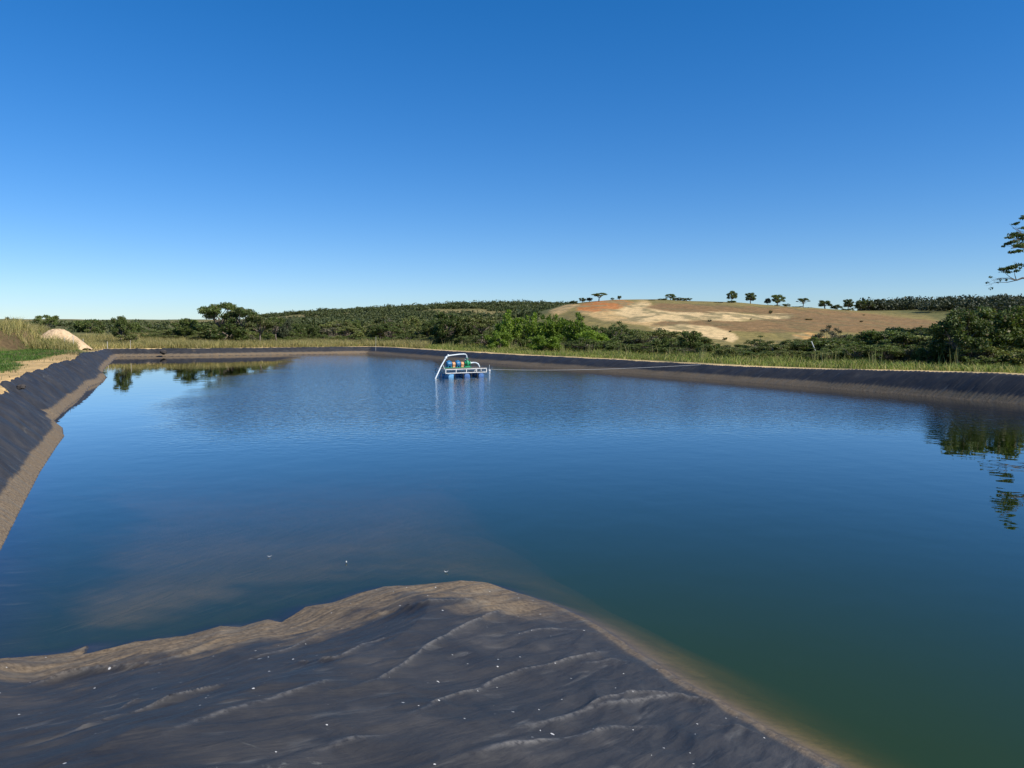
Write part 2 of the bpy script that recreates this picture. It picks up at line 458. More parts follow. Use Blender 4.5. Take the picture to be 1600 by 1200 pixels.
col = blend(col, sand_pale, soft([(1018, 511), (1060, 508), (1100, 510), (1116, 511), (1142, 518), (1152, 527), (1145, 534), (1118, 530), (1090, 520), (1030, 515)]))
col = blend(col, orange, soft([(902, 479), (932, 470), (972, 470), (990, 473), (965, 483), (930, 487), (904, 485)]) * 0.85)
col = blend(col, sand, soft([(858, 487), (888, 474), (904, 477), (872, 492)]))
col = blend(col, sand * C(1, .85, .7), soft([(1238, 524), (1262, 519), (1287, 527), (1285, 532), (1241, 529)]))
# scars and grassy spots on the forested hill
far2 = (gy > 800) & (gy < 1200)
col = blend(col, C(0.26, 0.21, 0.09), sstep(0.6, 0.66, fbm(gx / 70, gy / 45, 77, 4)) * far2)
er = fbm(gx / 9 + gy / 40, gy / 26, 143, 5); er2 = fbm(gx / 3.5, gy / 8, 147, 3)
isand = (col[:, 0] > .42) * onh
col = blend(col, C(.30, .24, .12), isand * sstep(.48, .62, er * .6 + er2 * .4) * .9)
col = blend(col, C(.17, .15, .07), onh * (1 - isand) * sstep(.56, .66, er) * .45)
col *= (0.78 + 0.44 * n2)[:, None]
mt, ntr, p = new_mat("earth_and_grass")
a = attr(ntr, "gcol"); tc = N(ntr, "ShaderNodeTexCoord")
na_ = noise_tex(ntr, 2.2, 8, 0.65, tc.outputs['Object']); nb_ = noise_tex(ntr, 0.25, 6, 0.6, tc.outputs['Object'])
c1 = mix(ntr, 1.0, a.outputs['Color'], ramp(ntr, na_.outputs[0], [(0.3, (0.62, 0.62, 0.62)), (0.72, (1.3, 1.28, 1.22))]).outputs[0], 'MULTIPLY')
c1 = mix(ntr, 1.0, c1, ramp(ntr, nb_.outputs[0], [(0.35, (0.70, 0.73, 0.70)), (0.7, (1.22, 1.18, 1.12))]).outputs[0], 'MULTIPLY')
ntr.links.new(c1, p.inputs['Base Color']); p.inputs['Roughness'].default_value = 0.95; p.inputs['Specular IOR Level'].default_value = 0.1
bmp = N(ntr, "ShaderNodeBump"); bmp.inputs['Strength'].default_value = 0.8; bmp.inputs['Distance'].default_value = 0.08
ntr.links.new(na_.outputs[0], bmp.inputs['Height']); ntr.links.new(bmp.outputs[0], p.inputs['Normal'])
g_me = mesh_np("ground", np.stack([gx, gy, gzv], 1), grid_faces(shp[0], shp[1], True), mt, True, cols={"gcol": col})
tag(link("ground", g_me), kind='structure', label="sandy and grassy ground around the pond rising to the far hills")

# ---------------------------------------------------------------- the pond liner
RID = [  # crests of folds on the near slope (photo pixels), height, half width
    ([(550, 1091), (610, 1059), (670, 1016), (737, 981), (809, 956)], .050, .055),
    ([(610, 1142), (719, 1095), (790, 1063), (869, 1046), (960, 1020)], .045, .06),
    ([(790, 1160), (887, 1134), (1000, 1102), (1090, 1085)], .05, .07),
    ([(400, 1044), (512, 1039), (580, 1011), (662, 990)], .05, .05),
    ([(300, 1062), (419, 1027), (512, 994), (595, 964), (655, 949), (737, 947), (820, 950)], .045, .06),
    ([(-20, 1170), (112, 1144), (180, 1117), (262, 1082)], .045, .035),
    ([(0, 1196), (90, 1170), (232, 1119), (337, 1084), (450, 1056)], .05, .045),
    ([(-10, 1090), (112, 1057), (262, 1035), (356, 1001), (430, 985)], .06, .06),
    ([(-10, 1050), (150, 1024), (281, 997), (345, 981)], .04, .05),
    ([(68, 1198), (169, 1159), (232, 1132)], .04, .03),
    ([(225, 1177), (337, 1136), (461, 1102), (560, 1065)], .035, .07),
    ([(900, 1130), (970, 1100), (1050, 1090), (1120, 1104), (1180, 1130)], .055, .06),
    ([(1080, 1135), (1150, 1140), (1225, 1165)], .04, .05),
    ([(700, 1200), (820, 1180), (960, 1150), (1050, 1140)], .035, .08),
    ([(960, 1000), (900, 990), (840, 992), (780, 1005)], .03, .07),
    ([(1010, 1045), (950, 1040), (880, 1050)], .03, .06),
    ([(450, 1200), (560, 1170), (640, 1150)], .035, .07),
    ([(420, 985), (440, 990), (475, 965)], .04, .04),
]
def on_mound(px, py):
    z = 0.5
    for _ in range(25):
        x, y = P(px, py, z)
        d = float(dsd(np.array([x]), np.array([y]))[0]); z = 0.5 * z + 0.5 * float(mound_prof(np.array([max(d, 0)]))[0])
    return (x, y)
la = np.radians(np.arange(-62, 62.01, 0.10))
rr_ = [2.2]
while rr_[-1] < 150:
    q = rr_[-1]; rr_.append(q + (max(0.022, q * 0.0042) if q < 17 else 0.17))
lx, ly = polar(la, np.array(rr_)); lshape = lx.shape
lx = lx.ravel(); ly = ly.ravel()
ldv = dsd(lx, ly); rad = np.hypot(lx, ly)
keep_v = ((ldv > -3.5) & (ldv < 2.6)) | ((rad < 38) & (ldv > -24))
ids = np.where(keep_v)[0]
F4 = grid_faces(lshape[0], lshape[1])
dd_ = ldv[F4]
ok = keep_v[F4].all(1)
nwa = np.zeros(len(lx)); nwa[ids] = near_w(lx[ids], ly[ids])
ok &= ~((nwa[F4].max(1) < 0.5) & (dd_.min(1) > 2.25))
F4 = F4[ok]
used = np.unique(F4); remap = np.full(len(lx), -1); remap[used] = np.arange(len(used)); F4 = remap[F4]
x = lx[used]; y = ly[used]; d = ldv[used]; nw_ = nwa[used]; del lx, ly, ldv, nwa
z = base_z(x, y, d, nw_)
out_b = (1 - nw_)
# along-bank coordinate for slope folds
lside = 1 - sstep(-14, 14, side(x, y))
s_al = np.where(y > 100, x * 0.94 + y * 0.34, x * -0.45 + y * 0.89)
s_al = np.where((side(x, y) > 0) & (y < 118), x * -0.53 + y * 0.85, s_al)
skew = s_al + 0.55 * d * (0.6 + 0.8 * vnoise(s_al / 4, s_al * 0, 61))
fold = (fbm(skew / 0.42, d / 4.5, 51, 3) - 0.5) * 0.24 + (fbm(skew / 2.0, d / 6, 55, 2) - 0.5) * 0.50 - .10 * (1 - np.abs(2 * fbm(skew / 1.1, d / 5, 57, 2) - 1)) ** 6
amp = sstep(0.1, 0.8, d) * (1 - 0.7 * sstep(1.6, 2.3, d)) * out_b * (0.35 + 0.65 * lside)
z = z + fold * amp
# the ridge where two sheets overlap on the left bank
for pa, pb, hgt, wd in (((40, 606), (84, 655), .28, .5), ((113, 562), (166, 588), .22, .32), ((30, 612), (62, 650), -.20, .7)):
    A_, B_ = P(*pa, 1.7), P(*pb, 0.1)
    q = dist_poly(x, y, [A_, B_]); z += hgt * np.exp(-(q / wd) ** 2) * out_b * sstep(-.3, .3, d)
z = np.where(out_b > 0.5, np.where(d > 2.0, z - 0.45 * sstep(1.98, 2.25, d) - 0.0, z + 0.03 * sstep(1.5, 1.95, d)), z)
# near slope folds
crest = np.zeros(len(x)); nsel = np.where((nw_ > 0.2) & (np.hypot(x, y) < 22))[0]
xn, yn = x[nsel], y[nsel]
wx = xn + 0.16 * (fbm(xn / .9, yn / .9, 90, 2) - .5); wy = yn + 0.16 * (fbm(xn / .9, yn / .9, 92, 2) - .5)
zadd = np.zeros(len(nsel)); cr = np.zeros(len(nsel))
for pts, hgt, wd in RID:
    wp = [on_mound(*q) for q in pts]
    # smooth polyline
    sm = []
    for i in range(len(wp) - 1):
        p0 = np.array(wp[max(i - 1, 0)]); p1 = np.array(wp[i]); p2 = np.array(wp[i + 1]); p3 = np.array(wp[min(i + 2, len(wp) - 1)])
        for t in np.linspace(0, 1, 7)[:-1]:
            sm.append(tuple(0.5 * ((2 * p1) + (-p0 + p2) * t + (2 * p0 - 5 * p1 + 4 * p2 - p3) * t * t + (-p0 + 3 * p1 - 3 * p2 + p3) * t ** 3)))
    sm.append(wp[-1])
    q = dist_poly(wx, wy, sm)
    ends = np.minimum(np.hypot(wx - wp[0][0], wy - wp[0][1]), np.hypot(wx - wp[-1][0], wy - wp[-1][1]))
    fade = sstep(0, 0.9, ends) * (0.35 + 0.9 * fbm(wx / 1.2, wy / 1.2, int(pts[0][0]) + 2000, 2))
    g = np.exp(-(q / (wd * .75)) ** 1.3) * fade
    zadd += 0.85 * hgt * g * (1.3 if len(pts) % 2 else .9) + hgt * 0.12 * np.exp(-(q / (wd * 4)) ** 2) * fade
    cr = np.maximum(cr, np.exp(-(q / (wd * 0.33)) ** 2) * fade)
ca, sa = math.cos(R(54)), math.sin(R(54))
u = xn * ca + yn * sa; v = -xn * sa + yn * ca
wv = v + 0.5 * (fbm(u / 2.2, v / 2.2, 70, 3) - .5)
w1 = fbm(u / 2.0, wv / 0.34, 71, 3) - 0.5
w2 = 1 - np.abs(2 * fbm(u / 1.5 + 5, wv / 0.55, 74, 3) - 1)
w3 = fbm(u / .45, wv / .13, 78, 3) - .5; w4 = 1 - np.abs(2 * fbm(u / .9 + 3, wv / .22, 87, 2) - 1)
dn = d[nsel]
zadd += (w1 * 0.060 + (w2 - 0.7) * 0.070 + w3 * 0.022 + w4 * .030) * sstep(-0.3, 0.5, dn)
zadd += (fbm(xn / 2.4, yn / 2.4, 79, 2) - .5) * 0.10 * sstep(0.2, 1.5, dn)
z[nsel] += zadd * nw_[nsel]; crest[nsel] = cr * nw_[nsel]
# silt: brown band by the water, patches on the near slope's left edge, the drowned shelf
bn = fbm(x / 2.2, y / 2.2, 82, 3); bn2 = fbm(x / .35, y / .35, 84, 3)
silt = (1 - sstep(0.36, 0.43, z + (bn - .5) * 0.10 + (bn2 - .5) * 0.05)) * out_b
lm = 1 - sstep(-0.9, 0.9, x - 0.15 * (y - 8))
n_u = fbm((x * ca + y * sa) / 2.4, (-x * sa + y * ca) / 0.5, 86, 4)
wid = 0.3 + 1.9 * lm + 0.6 * (1 - sstep(-4.5, -1.5, x)) * lm
sl_n = (1 - sstep(0.35, 1.0, d / wid + (n_u - .5) * 1.1 + (bn2 - .5) * .6)) * (0.15 + 0.85 * lm) * sstep(0.25, 0.6, n_u * 0.8 + bn * 0.5)
rim = (1 - sstep(0.03, 0.16, np.abs(d - 0.08))) * 0.6
silt = silt + np.maximum(sl_n, rim) * nw_
drown = sstep(1.3, 3.1, -d + (fbm(x / 1.6, y / .8, 88, 4) - .5) * 2.6) * (.55 + .6 * fbm(x / 3, y / 1.6, 188, 3))
drown = np.maximum(drown, sstep(-.5, 2.0, x) * (.45 + .5 * fbm(x / .9, y / .9, 191, 3)))
silt = np.where(d < 0, drown, silt)
silt = np.clip(silt, 0, 1)
mt, ntr, p = new_mat("black_pond_liner")
tc = N(ntr, "ShaderNodeTexCoord"); ob = tc.outputs['Object']
si = attr(ntr, "silt").outputs['Fac']; cs = attr(ntr, "crest").outputs['Fac']
nf = noise_tex(ntr, 1.1, 8, 0.62, ob, 0.4); ng = noise_tex(ntr, 14, 6, 0.7, ob); cxy = N(ntr, "ShaderNodeCombineXYZ"); ntr.links.new(attr(ntr, "across").outputs['Fac'], cxy.inputs[0]); ntr.links.new(attr(ntr, "along").outputs['Fac'], cxy.inputs[1])
mpf = N(ntr, "ShaderNodeMapping"); mpf.inputs['Scale'].default_value = (0.40, 1.9, 1); ntr.links.new(cxy.outputs[0], mpf.inputs['Vector'])
nh = noise_tex(ntr, 2.6, 6, 0.55, mpf.outputs[0], 0.25)
bc = ramp(ntr, nf.outputs[0], [(0.30, (0.024, 0.023, 0.023)), (0.55, (0.038, 0.036, 0.035)), (0.75, (0.060, 0.056, 0.053))]).outputs[0]
dust = math_n(ntr, 'MULTIPLY', maprange(ntr, nh.outputs[0], 0.58, 0.74), 0.40)
bc = mix(ntr, dust, bc, (0.17, 0.16, 0.14))
ni = noise_tex(ntr, 2.3, 10, 0.75, ob, 0.6); nj = noise_tex(ntr, 0.45, 3, 0.5, ob)
bc = mix(ntr, math_n(ntr, 'MULTIPLY', math_n(ntr, 'MULTIPLY', maprange(ntr, ni.outputs[0], 0.60, 0.68), maprange(ntr, nj.outputs[0], 0.50, 0.62)), 0.5), bc, (0.24, 0.235, 0.20))
bc = mix(ntr, math_n(ntr, 'MULTIPLY', math_n(ntr, 'MULTIPLY', cs, 0.75), maprange(ntr, ng.outputs[0], .35, .6)), bc, (0.19, 0.175, 0.155))
sc_ = ramp(ntr, ng.outputs[0], [(0.3, (0.095, 0.065, 0.038)), (0.5, (0.17, 0.122, 0.072)), (0.7, (0.25, 0.185, 0.118))]).outputs[0]
sc_ = mix(ntr, maprange(ntr, nh.outputs[0], 0.46, 0.66, 0, .55), sc_, (0.14, 0.125, 0.10))
sif = math_n(ntr, 'MULTIPLY', si, maprange(ntr, ng.outputs[0], 0.25, 0.5, 0.55, 1.0))
gps = N(ntr, "ShaderNodeNewGeometry"); szz = N(ntr, "ShaderNodeSeparateXYZ"); ntr.links.new(gps.outputs['Position'], szz.inputs[0])
sc_ = mix(ntr, maprange(ntr, szz.outputs[2], -0.02, -0.12), sc_, ramp(ntr, nf.outputs[0], [(.3, (.20, .135, .085)), (.7, (.30, .21, .135))]).outputs[0])
bc = mix(ntr, sif, bc, sc_)
# droppings and scraps
def spots(scale, rad_, thr, stretch=(1, 1, 1), off=0.0):
    mp = N(ntr, "ShaderNodeMapping"); mp.inputs['Scale'].default_value = stretch; mp.inputs['Location'].default_value = (off, off, 0)
    dn_ = noise_tex(ntr, 9, 3, 0.6, ob); ad = N(ntr, "ShaderNodeVectorMath", operation='SCALE'); ad.inputs['Scale'].default_value = 0.07
    ntr.links.new(dn_.outputs['Color'], ad.inputs[0]); a2 = N(ntr, "ShaderNodeVectorMath", operation='ADD')
    ntr.links.new(ob, a2.inputs[0]); ntr.links.new(ad.outputs[0], a2.inputs[1]); ntr.links.new(a2.outputs[0], mp.inputs['Vector'])
    v = N(ntr, "ShaderNodeTexVoronoi"); v.inputs['Scale'].default_value = scale; ntr.links.new(mp.outputs[0], v.inputs['Vector'])
    sp = N(ntr, "ShaderNodeSeparateColor"); ntr.links.new(v.outputs['Color'], sp.inputs[0])
    m1 = math_n(ntr, 'LESS_THAN', v.outputs['Distance'], math_n(ntr, 'MULTIPLY', sp.outputs[1], rad_))
    m2 = math_n(ntr, 'GREATER_THAN', sp.outputs[0], thr)
    return math_n(ntr, 'MULTIPLY', m1, m2)
sp = math_n(ntr, 'MAXIMUM', spots(4.5, 0.10, 0.80), spots(1.6, 0.035, 0.6, (1, 2.2, 1), 3.3))
sp = math_n(ntr, 'MAXIMUM', sp, spots(12, 0.15, 0.86, off=7.7))
gpos = N(ntr, "ShaderNodeNewGeometry"); sx = N(ntr, "ShaderNodeSeparateXYZ"); ntr.links.new(gpos.outputs['Position'], sx.inputs[0])
sp = math_n(ntr, 'MULTIPLY', sp, math_n(ntr, 'MULTIPLY', maprange(ntr, sx.outputs[1], 14, 13), math_n(ntr, 'GREATER_THAN', sx.outputs[2], 0.03)))
bc = mix(ntr, math_n(ntr, 'MULTIPLY', sp, 0.8), bc, (0.62, 0.60, 0.56))
ntr.links.new(bc, p.inputs['Base Color'])
rg = math_n(ntr, 'ADD', math_n(ntr, 'MULTIPLY', sif, 0.35), ramp(ntr, nf.outputs[0], [(0.3, (0.50,) * 3), (0.7, (0.66,) * 3)]).outputs[0])
ntr.links.new(rg, p.inputs['Roughness']); p.inputs['Specular IOR Level'].default_value = 0.30
b1 = N(ntr, "ShaderNodeBump"); b1.inputs['Strength'].default_value = 0.55; b1.inputs['Distance'].default_value = 0.012
ntr.links.new(ng.outputs[0], b1.inputs['Height'])
b2 = N(ntr, "ShaderNodeBump"); b2.inputs['Strength'].default_value = 0.6; b2.inputs['Distance'].default_value = 0.09
ntr.links.new(nh.outputs[0], b2.inputs['Height']); ntr.links.new(b1.outputs[0], b2.inputs['Normal']); ntr.links.new(b2.outputs[0], p.inputs['Normal'])
l_me = mesh_np("pond_liner", np.stack([x, y, z], 1), F4, mt, True, attrs={"silt": silt, "crest": crest, "along": np.where(nw_ > .5, (-x * sa + y * ca), skew), "across": np.where(nw_ > .5, (x * ca + y * sa), d)})
tag(link("pond_liner", l_me), "creased black plastic liner with silt stains covering the banks of the pond", "pond liner")

# ---------------------------------------------------------------- water
def offset_poly(pts, o):
    cx_ = np.array(pts); n = len(cx_); out = []
    for i in range(n):
        a, b, c = cx_[i - 1], cx_[i], cx_[(i + 1) % n]
        t = (c - a); t /= max(np.hypot(*t), 1e-6)
        out.append(b + np.array([t[1], -t[0]]) * o * ORI)
    return out
area = sum(POND[i][0] * POND[(i + 1) % len(POND)][1] - POND[(i + 1) % len(POND)][0] * POND[i][1] for i in range(len(POND)))
ORI = 1 if area > 0 else -1
# simplified outline for the water body, reaching under the banks
wpoly = [tuple(np.array(LEFT[0]) + (-3, -3)), tuple(np.array(LEFT[2]) + (-1.0, -.6)), tuple(np.array(lw[4]) + (-1.2, -.3)), tuple(np.array(lw[-1]) + (-1.6, 0)), tuple(np.array(FARP[0]) + (-1.3, 1.4)), tuple(np.array(FARP[-1]) + (.2, 1.5)), tuple(np.array(rw[4]) + (1.1, .7)), tuple(np.array(rw[-1]) + (1.2, .7)), tuple(np.array(RIGHT[-1]) + (1.5, -1)),
         tuple(np.array(NEAR[-1]) + (-1, -1.2)), (1.2, 5.5), (-3.0, 8.2)]
wm = bpy.data.meshes.new("pond_water"); nW = len(wpoly)
vs = [(a[0], a[1], 0.0) for a in wpoly] + [(a[0], a[1], -3.0) for a in wpoly]
fs = [list(range(nW)), [nW + i for i in range(nW)][::-1]] + [[i, nW + i, nW + (i + 1) % nW, (i + 1) % nW] for i in range(nW)]
wm.from_pydata(vs, [], fs)
import bmesh
bmw = bmesh.new(); bmw.from_mesh(wm); bmesh.ops.recalc_face_normals(bmw, faces=bmw.faces)
bmesh.ops.triangulate(bmw, faces=[f for f in bmw.faces if len(f.verts) > 4]); bmw.to_mesh(wm); bmw.free()
mt, ntr, p = new_mat("pond_water"); ntr.nodes.remove(p); out = ntr.nodes["Material Output"]
geo = N(ntr, "ShaderNodeNewGeometry"); pos = geo.outputs['Position']
sx = N(ntr, "ShaderNodeSeparateXYZ"); ntr.links.new(pos, sx.inputs[0]); X, Y = sx.outputs[0], sx.outputs[1]
# wind: where the breeze roughens the surface (metres)
wn = noise_tex(ntr, 0.055, 3, 0.5, pos)
edge = math_n(ntr, 'ADD', math_n(ntr, 'ADD', X, math_n(ntr, 'MULTIPLY', Y, 0.21)), math_n(ntr, 'MULTIPLY', math_n(ntr, 'SUBTRACT', wn.outputs[0], 0.5), 14))
wl = maprange(ntr, edge, -11.5, -6.0)
wnear = maprange(ntr, math_n(ntr, 'ADD', Y, math_n(ntr, 'MULTIPLY', X, -0.15)), 24, 42)
axr = math_n(ntr, 'ADD', math_n(ntr, 'MULTIPLY', X, 0.85), math_n(ntr, 'MULTIPLY', Y, 0.53))      # across the pond towards the right bank
wr = maprange(ntr, axr, 50, 34)
wind = math_n(ntr, 'MULTIPLY', math_n(ntr, 'MULTIPLY', wl, wnear), math_n(ntr, 'ADD', math_n(ntr, 'MULTIPLY', wr, 0.85), 0.15))
mp = N(ntr, "ShaderNodeMapping"); mp.inputs['Scale'].default_value = (1.0, 1.0, 1); mp.inputs['Rotation'].default_value = (0, 0, R(-12)); ntr.links.new(pos, mp.inputs['Vector'])
r1 = noise_tex(ntr, 2.6, 3, 0.6, mp.outputs[0], 0.3); r2 = noise_tex(ntr, 0.5, 3, 0.5, mp.outputs[0], 0.3); r3 = noise_tex(ntr, 0.8, 2, 0.5, mp.outputs[0])
hgt = math_n(ntr, 'MULTIPLY', math_n(ntr, 'ADD', math_n(ntr, 'MULTIPLY', r1.outputs[0], 0.050), math_n(ntr, 'MULTIPLY', r2.outputs[0], 0.012)), wind)
hgt = math_n(ntr, 'ADD', hgt, math_n(ntr, 'MULTIPLY', r3.outputs[0], 0.006))
bw = N(ntr, "ShaderNodeBump"); bw.inputs['Strength'].default_value = 1.0; bw.inputs['Distance'].default_value = 1.0
ntr.links.new(hgt, bw.inputs['Height'])
fr = N(ntr, "ShaderNodeFresnel"); ntr.links.new(maprange(ntr, geo.outputs['Backfacing'], 0, 1, 1.45, 1 / 1.45, False), fr.inputs['IOR']); ntr.links.new(bw.outputs[0], fr.inputs['Normal'])
gl = N(ntr, "ShaderNodeBsdfGlossy"); gl.inputs['Roughness'].default_value = 0.03; ntr.links.new(bw.outputs[0], gl.inputs['Normal'])
ntr.links.new(math_n(ntr, 'ADD', math_n(ntr, 'MULTIPLY', wind, 0.02), 0.010), gl.inputs['Roughness'])
tp = N(ntr, "ShaderNodeBsdfTransparent")
inz = N(ntr, "ShaderNodeSeparateXYZ"); ntr.links.new(geo.outputs['Incoming'], inz.inputs[0])
tf = maprange(ntr, math_n(ntr, 'ABSOLUTE', inz.outputs[2]), 0.0, 0.55, 0.22, 0.97)
tc3 = N(ntr, "ShaderNodeCombineColor"); [ntr.links.new(tf, tc3.inputs[q]) for q in range(3)]; ntr.links.new(tc3.outputs[0], tp.inputs[0])
ms = N(ntr, "ShaderNodeMixShader"); ntr.links.new(math_n(ntr, 'MINIMUM', math_n(ntr, 'MULTIPLY', fr.outputs[0], maprange(ntr, math_n(ntr, 'ABSOLUTE', inz.outputs[2]),   .08, .50, 1.70, .85)), 1.0), ms.inputs[0]); ntr.links.new(tp.outputs[0], ms.inputs[1]); ntr.links.new(gl.outputs[0], ms.inputs[2])
ntr.links.new(ms.outputs[0], out.inputs['Surface'])
vab = N(ntr, "ShaderNodeVolumeAbsorption"); vab.inputs['Color'].default_value = (0.56, 0.56, 0.15, 1); vab.inputs['Density'].default_value = 1.0
vsc = N(ntr, "ShaderNodeVolumeScatter"); vsc.inputs['Color'].default_value = (0.42, 1.0, 0.30, 1); vsc.inputs['Density'].default_value = 0.12; vsc.inputs['Anisotropy'].default_value = 0.0
va = N(ntr, "ShaderNodeAddShader"); ntr.links.new(vab.outputs[0], va.inputs[0]); ntr.links.new(vsc.outputs[0], va.inputs[1])
ntr.links.new(va.outputs[0], out.inputs['Volume'])
try: mt.cycles.homogeneous_volume = True
except Exception: pass
wm.materials.append(mt)
tag(link("water", wm), kind='structure', label="calm blue green pond water with a rippled patch in the middle")


# ---------------------------------------------------------------- raft with the pump set
A = PD(696, 591, 66.0); B = PD(760.5, 589, 68.2)
ang = math.atan2(B[1] - A[1], B[0] - A[0]); LEN = math.hypot(B[0] - A[0], B[1] - A[1]); DEP = 2.0
raft = tag(empty("pump_raft", (A[0], A[1], 0), ang), "white framed raft on blue drums carrying pumps in the middle of the pond", "raft")
# local x along the front truss, y away from the viewer, z up
zt, zb_ = 0.78, 0.36
fr_ = MB()
for y0 in (0, DEP):
    fr_.box((LEN / 2, y0, zt - .045), (LEN, .055, .07)); fr_.box((LEN / 2, y0, zb_ + .045), (LEN, .055, .07))
    for k in range(5): fr_.box((0.03 + k * (LEN - .06) / 4, y0 + (.003 if y0 == 0 else -.003), (zt + zb_) / 2), (.085, .055, zt - zb_ - .16))
for x0 in (0.03, LEN - .03):
    for zz in (zt - .045, zb_ + .045): fr_.box((x0, DEP / 2, zz), (.06, DEP - .06, .084))
    fr_.box((x0 + .002, DEP / 2, (zt + zb_) / 2), (.06, .06, zt - zb_ - .17))
for k in (1, 2, 3): fr_.box((k * LEN / 4, DEP / 2, zt - .05), (.05, DEP - .06, .06))
fr_.build("frame", M['white'], raft)
dk = MB()
for k in range(14): dk.box((0.12 + LEN / 2 - .12, 0.12 + k * (DEP - .24) / 13, zt + .012), (LEN - .1, .115, .03))
dk.build("deck", M['deck'], raft)
MB().tube([(-.16, .1, zt + .34), (-.10, .08, zt + .1), (0.03, .05, zt - .1)], .03, 6).build("tie_bar", M['pvc'], raft)
for k, (xx, mm) in enumerate(((.62, 'pale_drum'), (LEN * .5 + .12, 'blue_drum'), (LEN - .52, 'blue_drum'))):
    for yy in (.04, DEP - .95):
        dr_ = MB().lathe((xx, yy, .06), (0, 1, 0), [(0, 0), (0, .25), (.015, .285), (.05, .295), (.09, .29), (.29, .29), (.31, .305), (.33, .29), (.58, .29), (.60, .305), (.62, .29), (.83, .29), (.87, .295), (.90, .28), (.915, .24), (.905, 0)], 24)
        dr_.build("drum", M[mm], raft, True)
for xx in (.95, LEN * .5 - .28, LEN * .5 + .52, LEN - .95):
    MB().tube([(xx, 0.02, zb_), (xx - .03, .0, .2), (xx - .04, .0, -.12)], .05, 8).build("mooring_tyre_strap", M['black'], raft)
def motor(parent, x0, L, r, m, name):
    o = MB().lathe((x0, DEP * .5, zt + .40), (1, 0, 0), [(0, 0), (0, r * .6), (.02, r * .92), (.05, r), (.07, r * 1.04), (L * .5, r * 1.04), (L - .08, r * 1.04), (L - .05, r), (L - .01, r * .8), (L, 0)], 20)
    for k in range(12):
        a_ = 2 * math.pi * k / 12
        o.box((x0 + L / 2, DEP * .5 + math.cos(a_) * r * 1.07, zt + .40 + math.sin(a_) * r * 1.07), (L * .7, .014, .05), Matrix.Rotation(a_ - math.pi / 2, 3, 'X'))
    o.box((x0 + L / 2, DEP * .5, zt + .40 + r * 1.12), (.16, .16, .10))
    for dx in (.1, L - .1): o.box((x0 + dx, DEP * .5, zt + .13), (.07, .36, .2))
    mo = o.build(name, m, parent, True); return mo
def guard(x0):
    o = MB().lathe((x0, DEP * .5, zt + .36), (1, 0, 0), [(0, .10), (0, .19), (.03, .2), (.24, .2), (.27, .19), (.27, .10)], 18)
    o.box((x0 + .135, DEP * .5, zt + .13), (.26, .3, .22)); o.build("coupling_guard", M['orange'], raft, True)
motor(raft, .60, .50, .23, M['motor'], "motor"); guard(1.16)
motor(raft, 1.50, .46, .24, M['motor'], "motor"); guard(2.02)
# green pump: volute, suction flange, base
pm = MB().lathe((2.42, DEP * .5, zt + .42), (1, 0, 0), [(0, 0), (0, .12), (.04, .17), (.10, .19), (.14, .27), (.20, .30), (.30, .30), (.36, .26), (.40, .17), (.50, .14), (.52, .20), (.56, .20), (.56, .08)], 22)
pm.tube([(2.67, DEP * .5, zt + .60), (2.67, DEP * .5, zt + .86)], .10, 14); pm.lathe((2.67, DEP * .5, zt + .84), (0, 0, 1), [(0, .1), (0, .16), (.04, .16), (.04, .1)], 16)
pm.box((2.66, DEP * .5, zt + .10), (.52, .4, .14)); pm.build("pump", M['green'], raft, True)
MB().box((1.7, DEP * .5, zt + .055), (2.75, .42, .05)).build("base_plate", M['green'], raft)
# suction pipe: from the pump out and down at the right-hand end
sp_ = [(3.0, DEP * .5, zt + .42), (3.35, DEP * .5, zt + .45), (3.55, DEP * .45, zt + .43), (3.72, DEP * .4, zt + .33), (3.82, DEP * .38, zt + .12), (3.84, DEP * .38, zt - .5), (3.84, DEP * .38, -.8)]
su = MB().tube(sp_, .075, 14); su.lathe((3.0, DEP * .5, zt + .42), (1, 0, 0), [(0, .09), (0, .15), (.05, .15), (.05, .09)], 14); su.build("suction_pipe", M['pvc'], raft, True)
# discharge pipe: up, over to the left and down into the water
top = 2.02; px_ = 2.67
dp = [(px_, DEP * .5, zt + .88), (px_, DEP * .5, top - .32), (px_ - .03, DEP * .5, top - .12), (px_ - .14, DEP * .5, top - .02), (px_ - .32, DEP * .5, top)]
dp += [(px_ - .8, DEP * .5, top - .01), (.78, DEP * .5, top - .11), (.62, DEP * .48, top - .18), (.50, DEP * .45, top - .30), (-.25, DEP * .20, .98), (-.98, 0, -.02), (-1.3, -.08, -.45)]
dz = MB().tube(dp, .062, 14)
for q in (6, 8): dz.lathe(dp[q], Vector(dp[q]) - Vector(dp[q - 1]), [(-.07, .08), (-.07, .115), (.07, .115), (.07, .08)], 14)
dpo = dz.build("discharge_pipe", M['pvc'], raft, True)
vv = MB().lathe((px_, DEP * .5, top - .62), (0, 0, 1), [(0, .08), (0, .14), (.04, .14), (.05, .11), (.20, .12), (.24, .14), (.28, .14), (.28, .08)], 14)
vv.tube([(px_, DEP * .5, top - .5), (px_ - .22, DEP * .5 - .05, top - .5)], .025, 8); vv.lathe((px_ - .22, DEP * .5 - .05, top - .5), (-1, 0, 0), [(0, 0), (0, .09), (.03, .09), (.03, 0)], 14)
vv.build("valve", M['steel'], dpo, True)
MB().tube([(-.30, DEP * .1, .35), (-.38, DEP * .06, 0.1), (-.40, 0.02, -.4)], .03, 6).build("foot_hose", M['black'], raft)
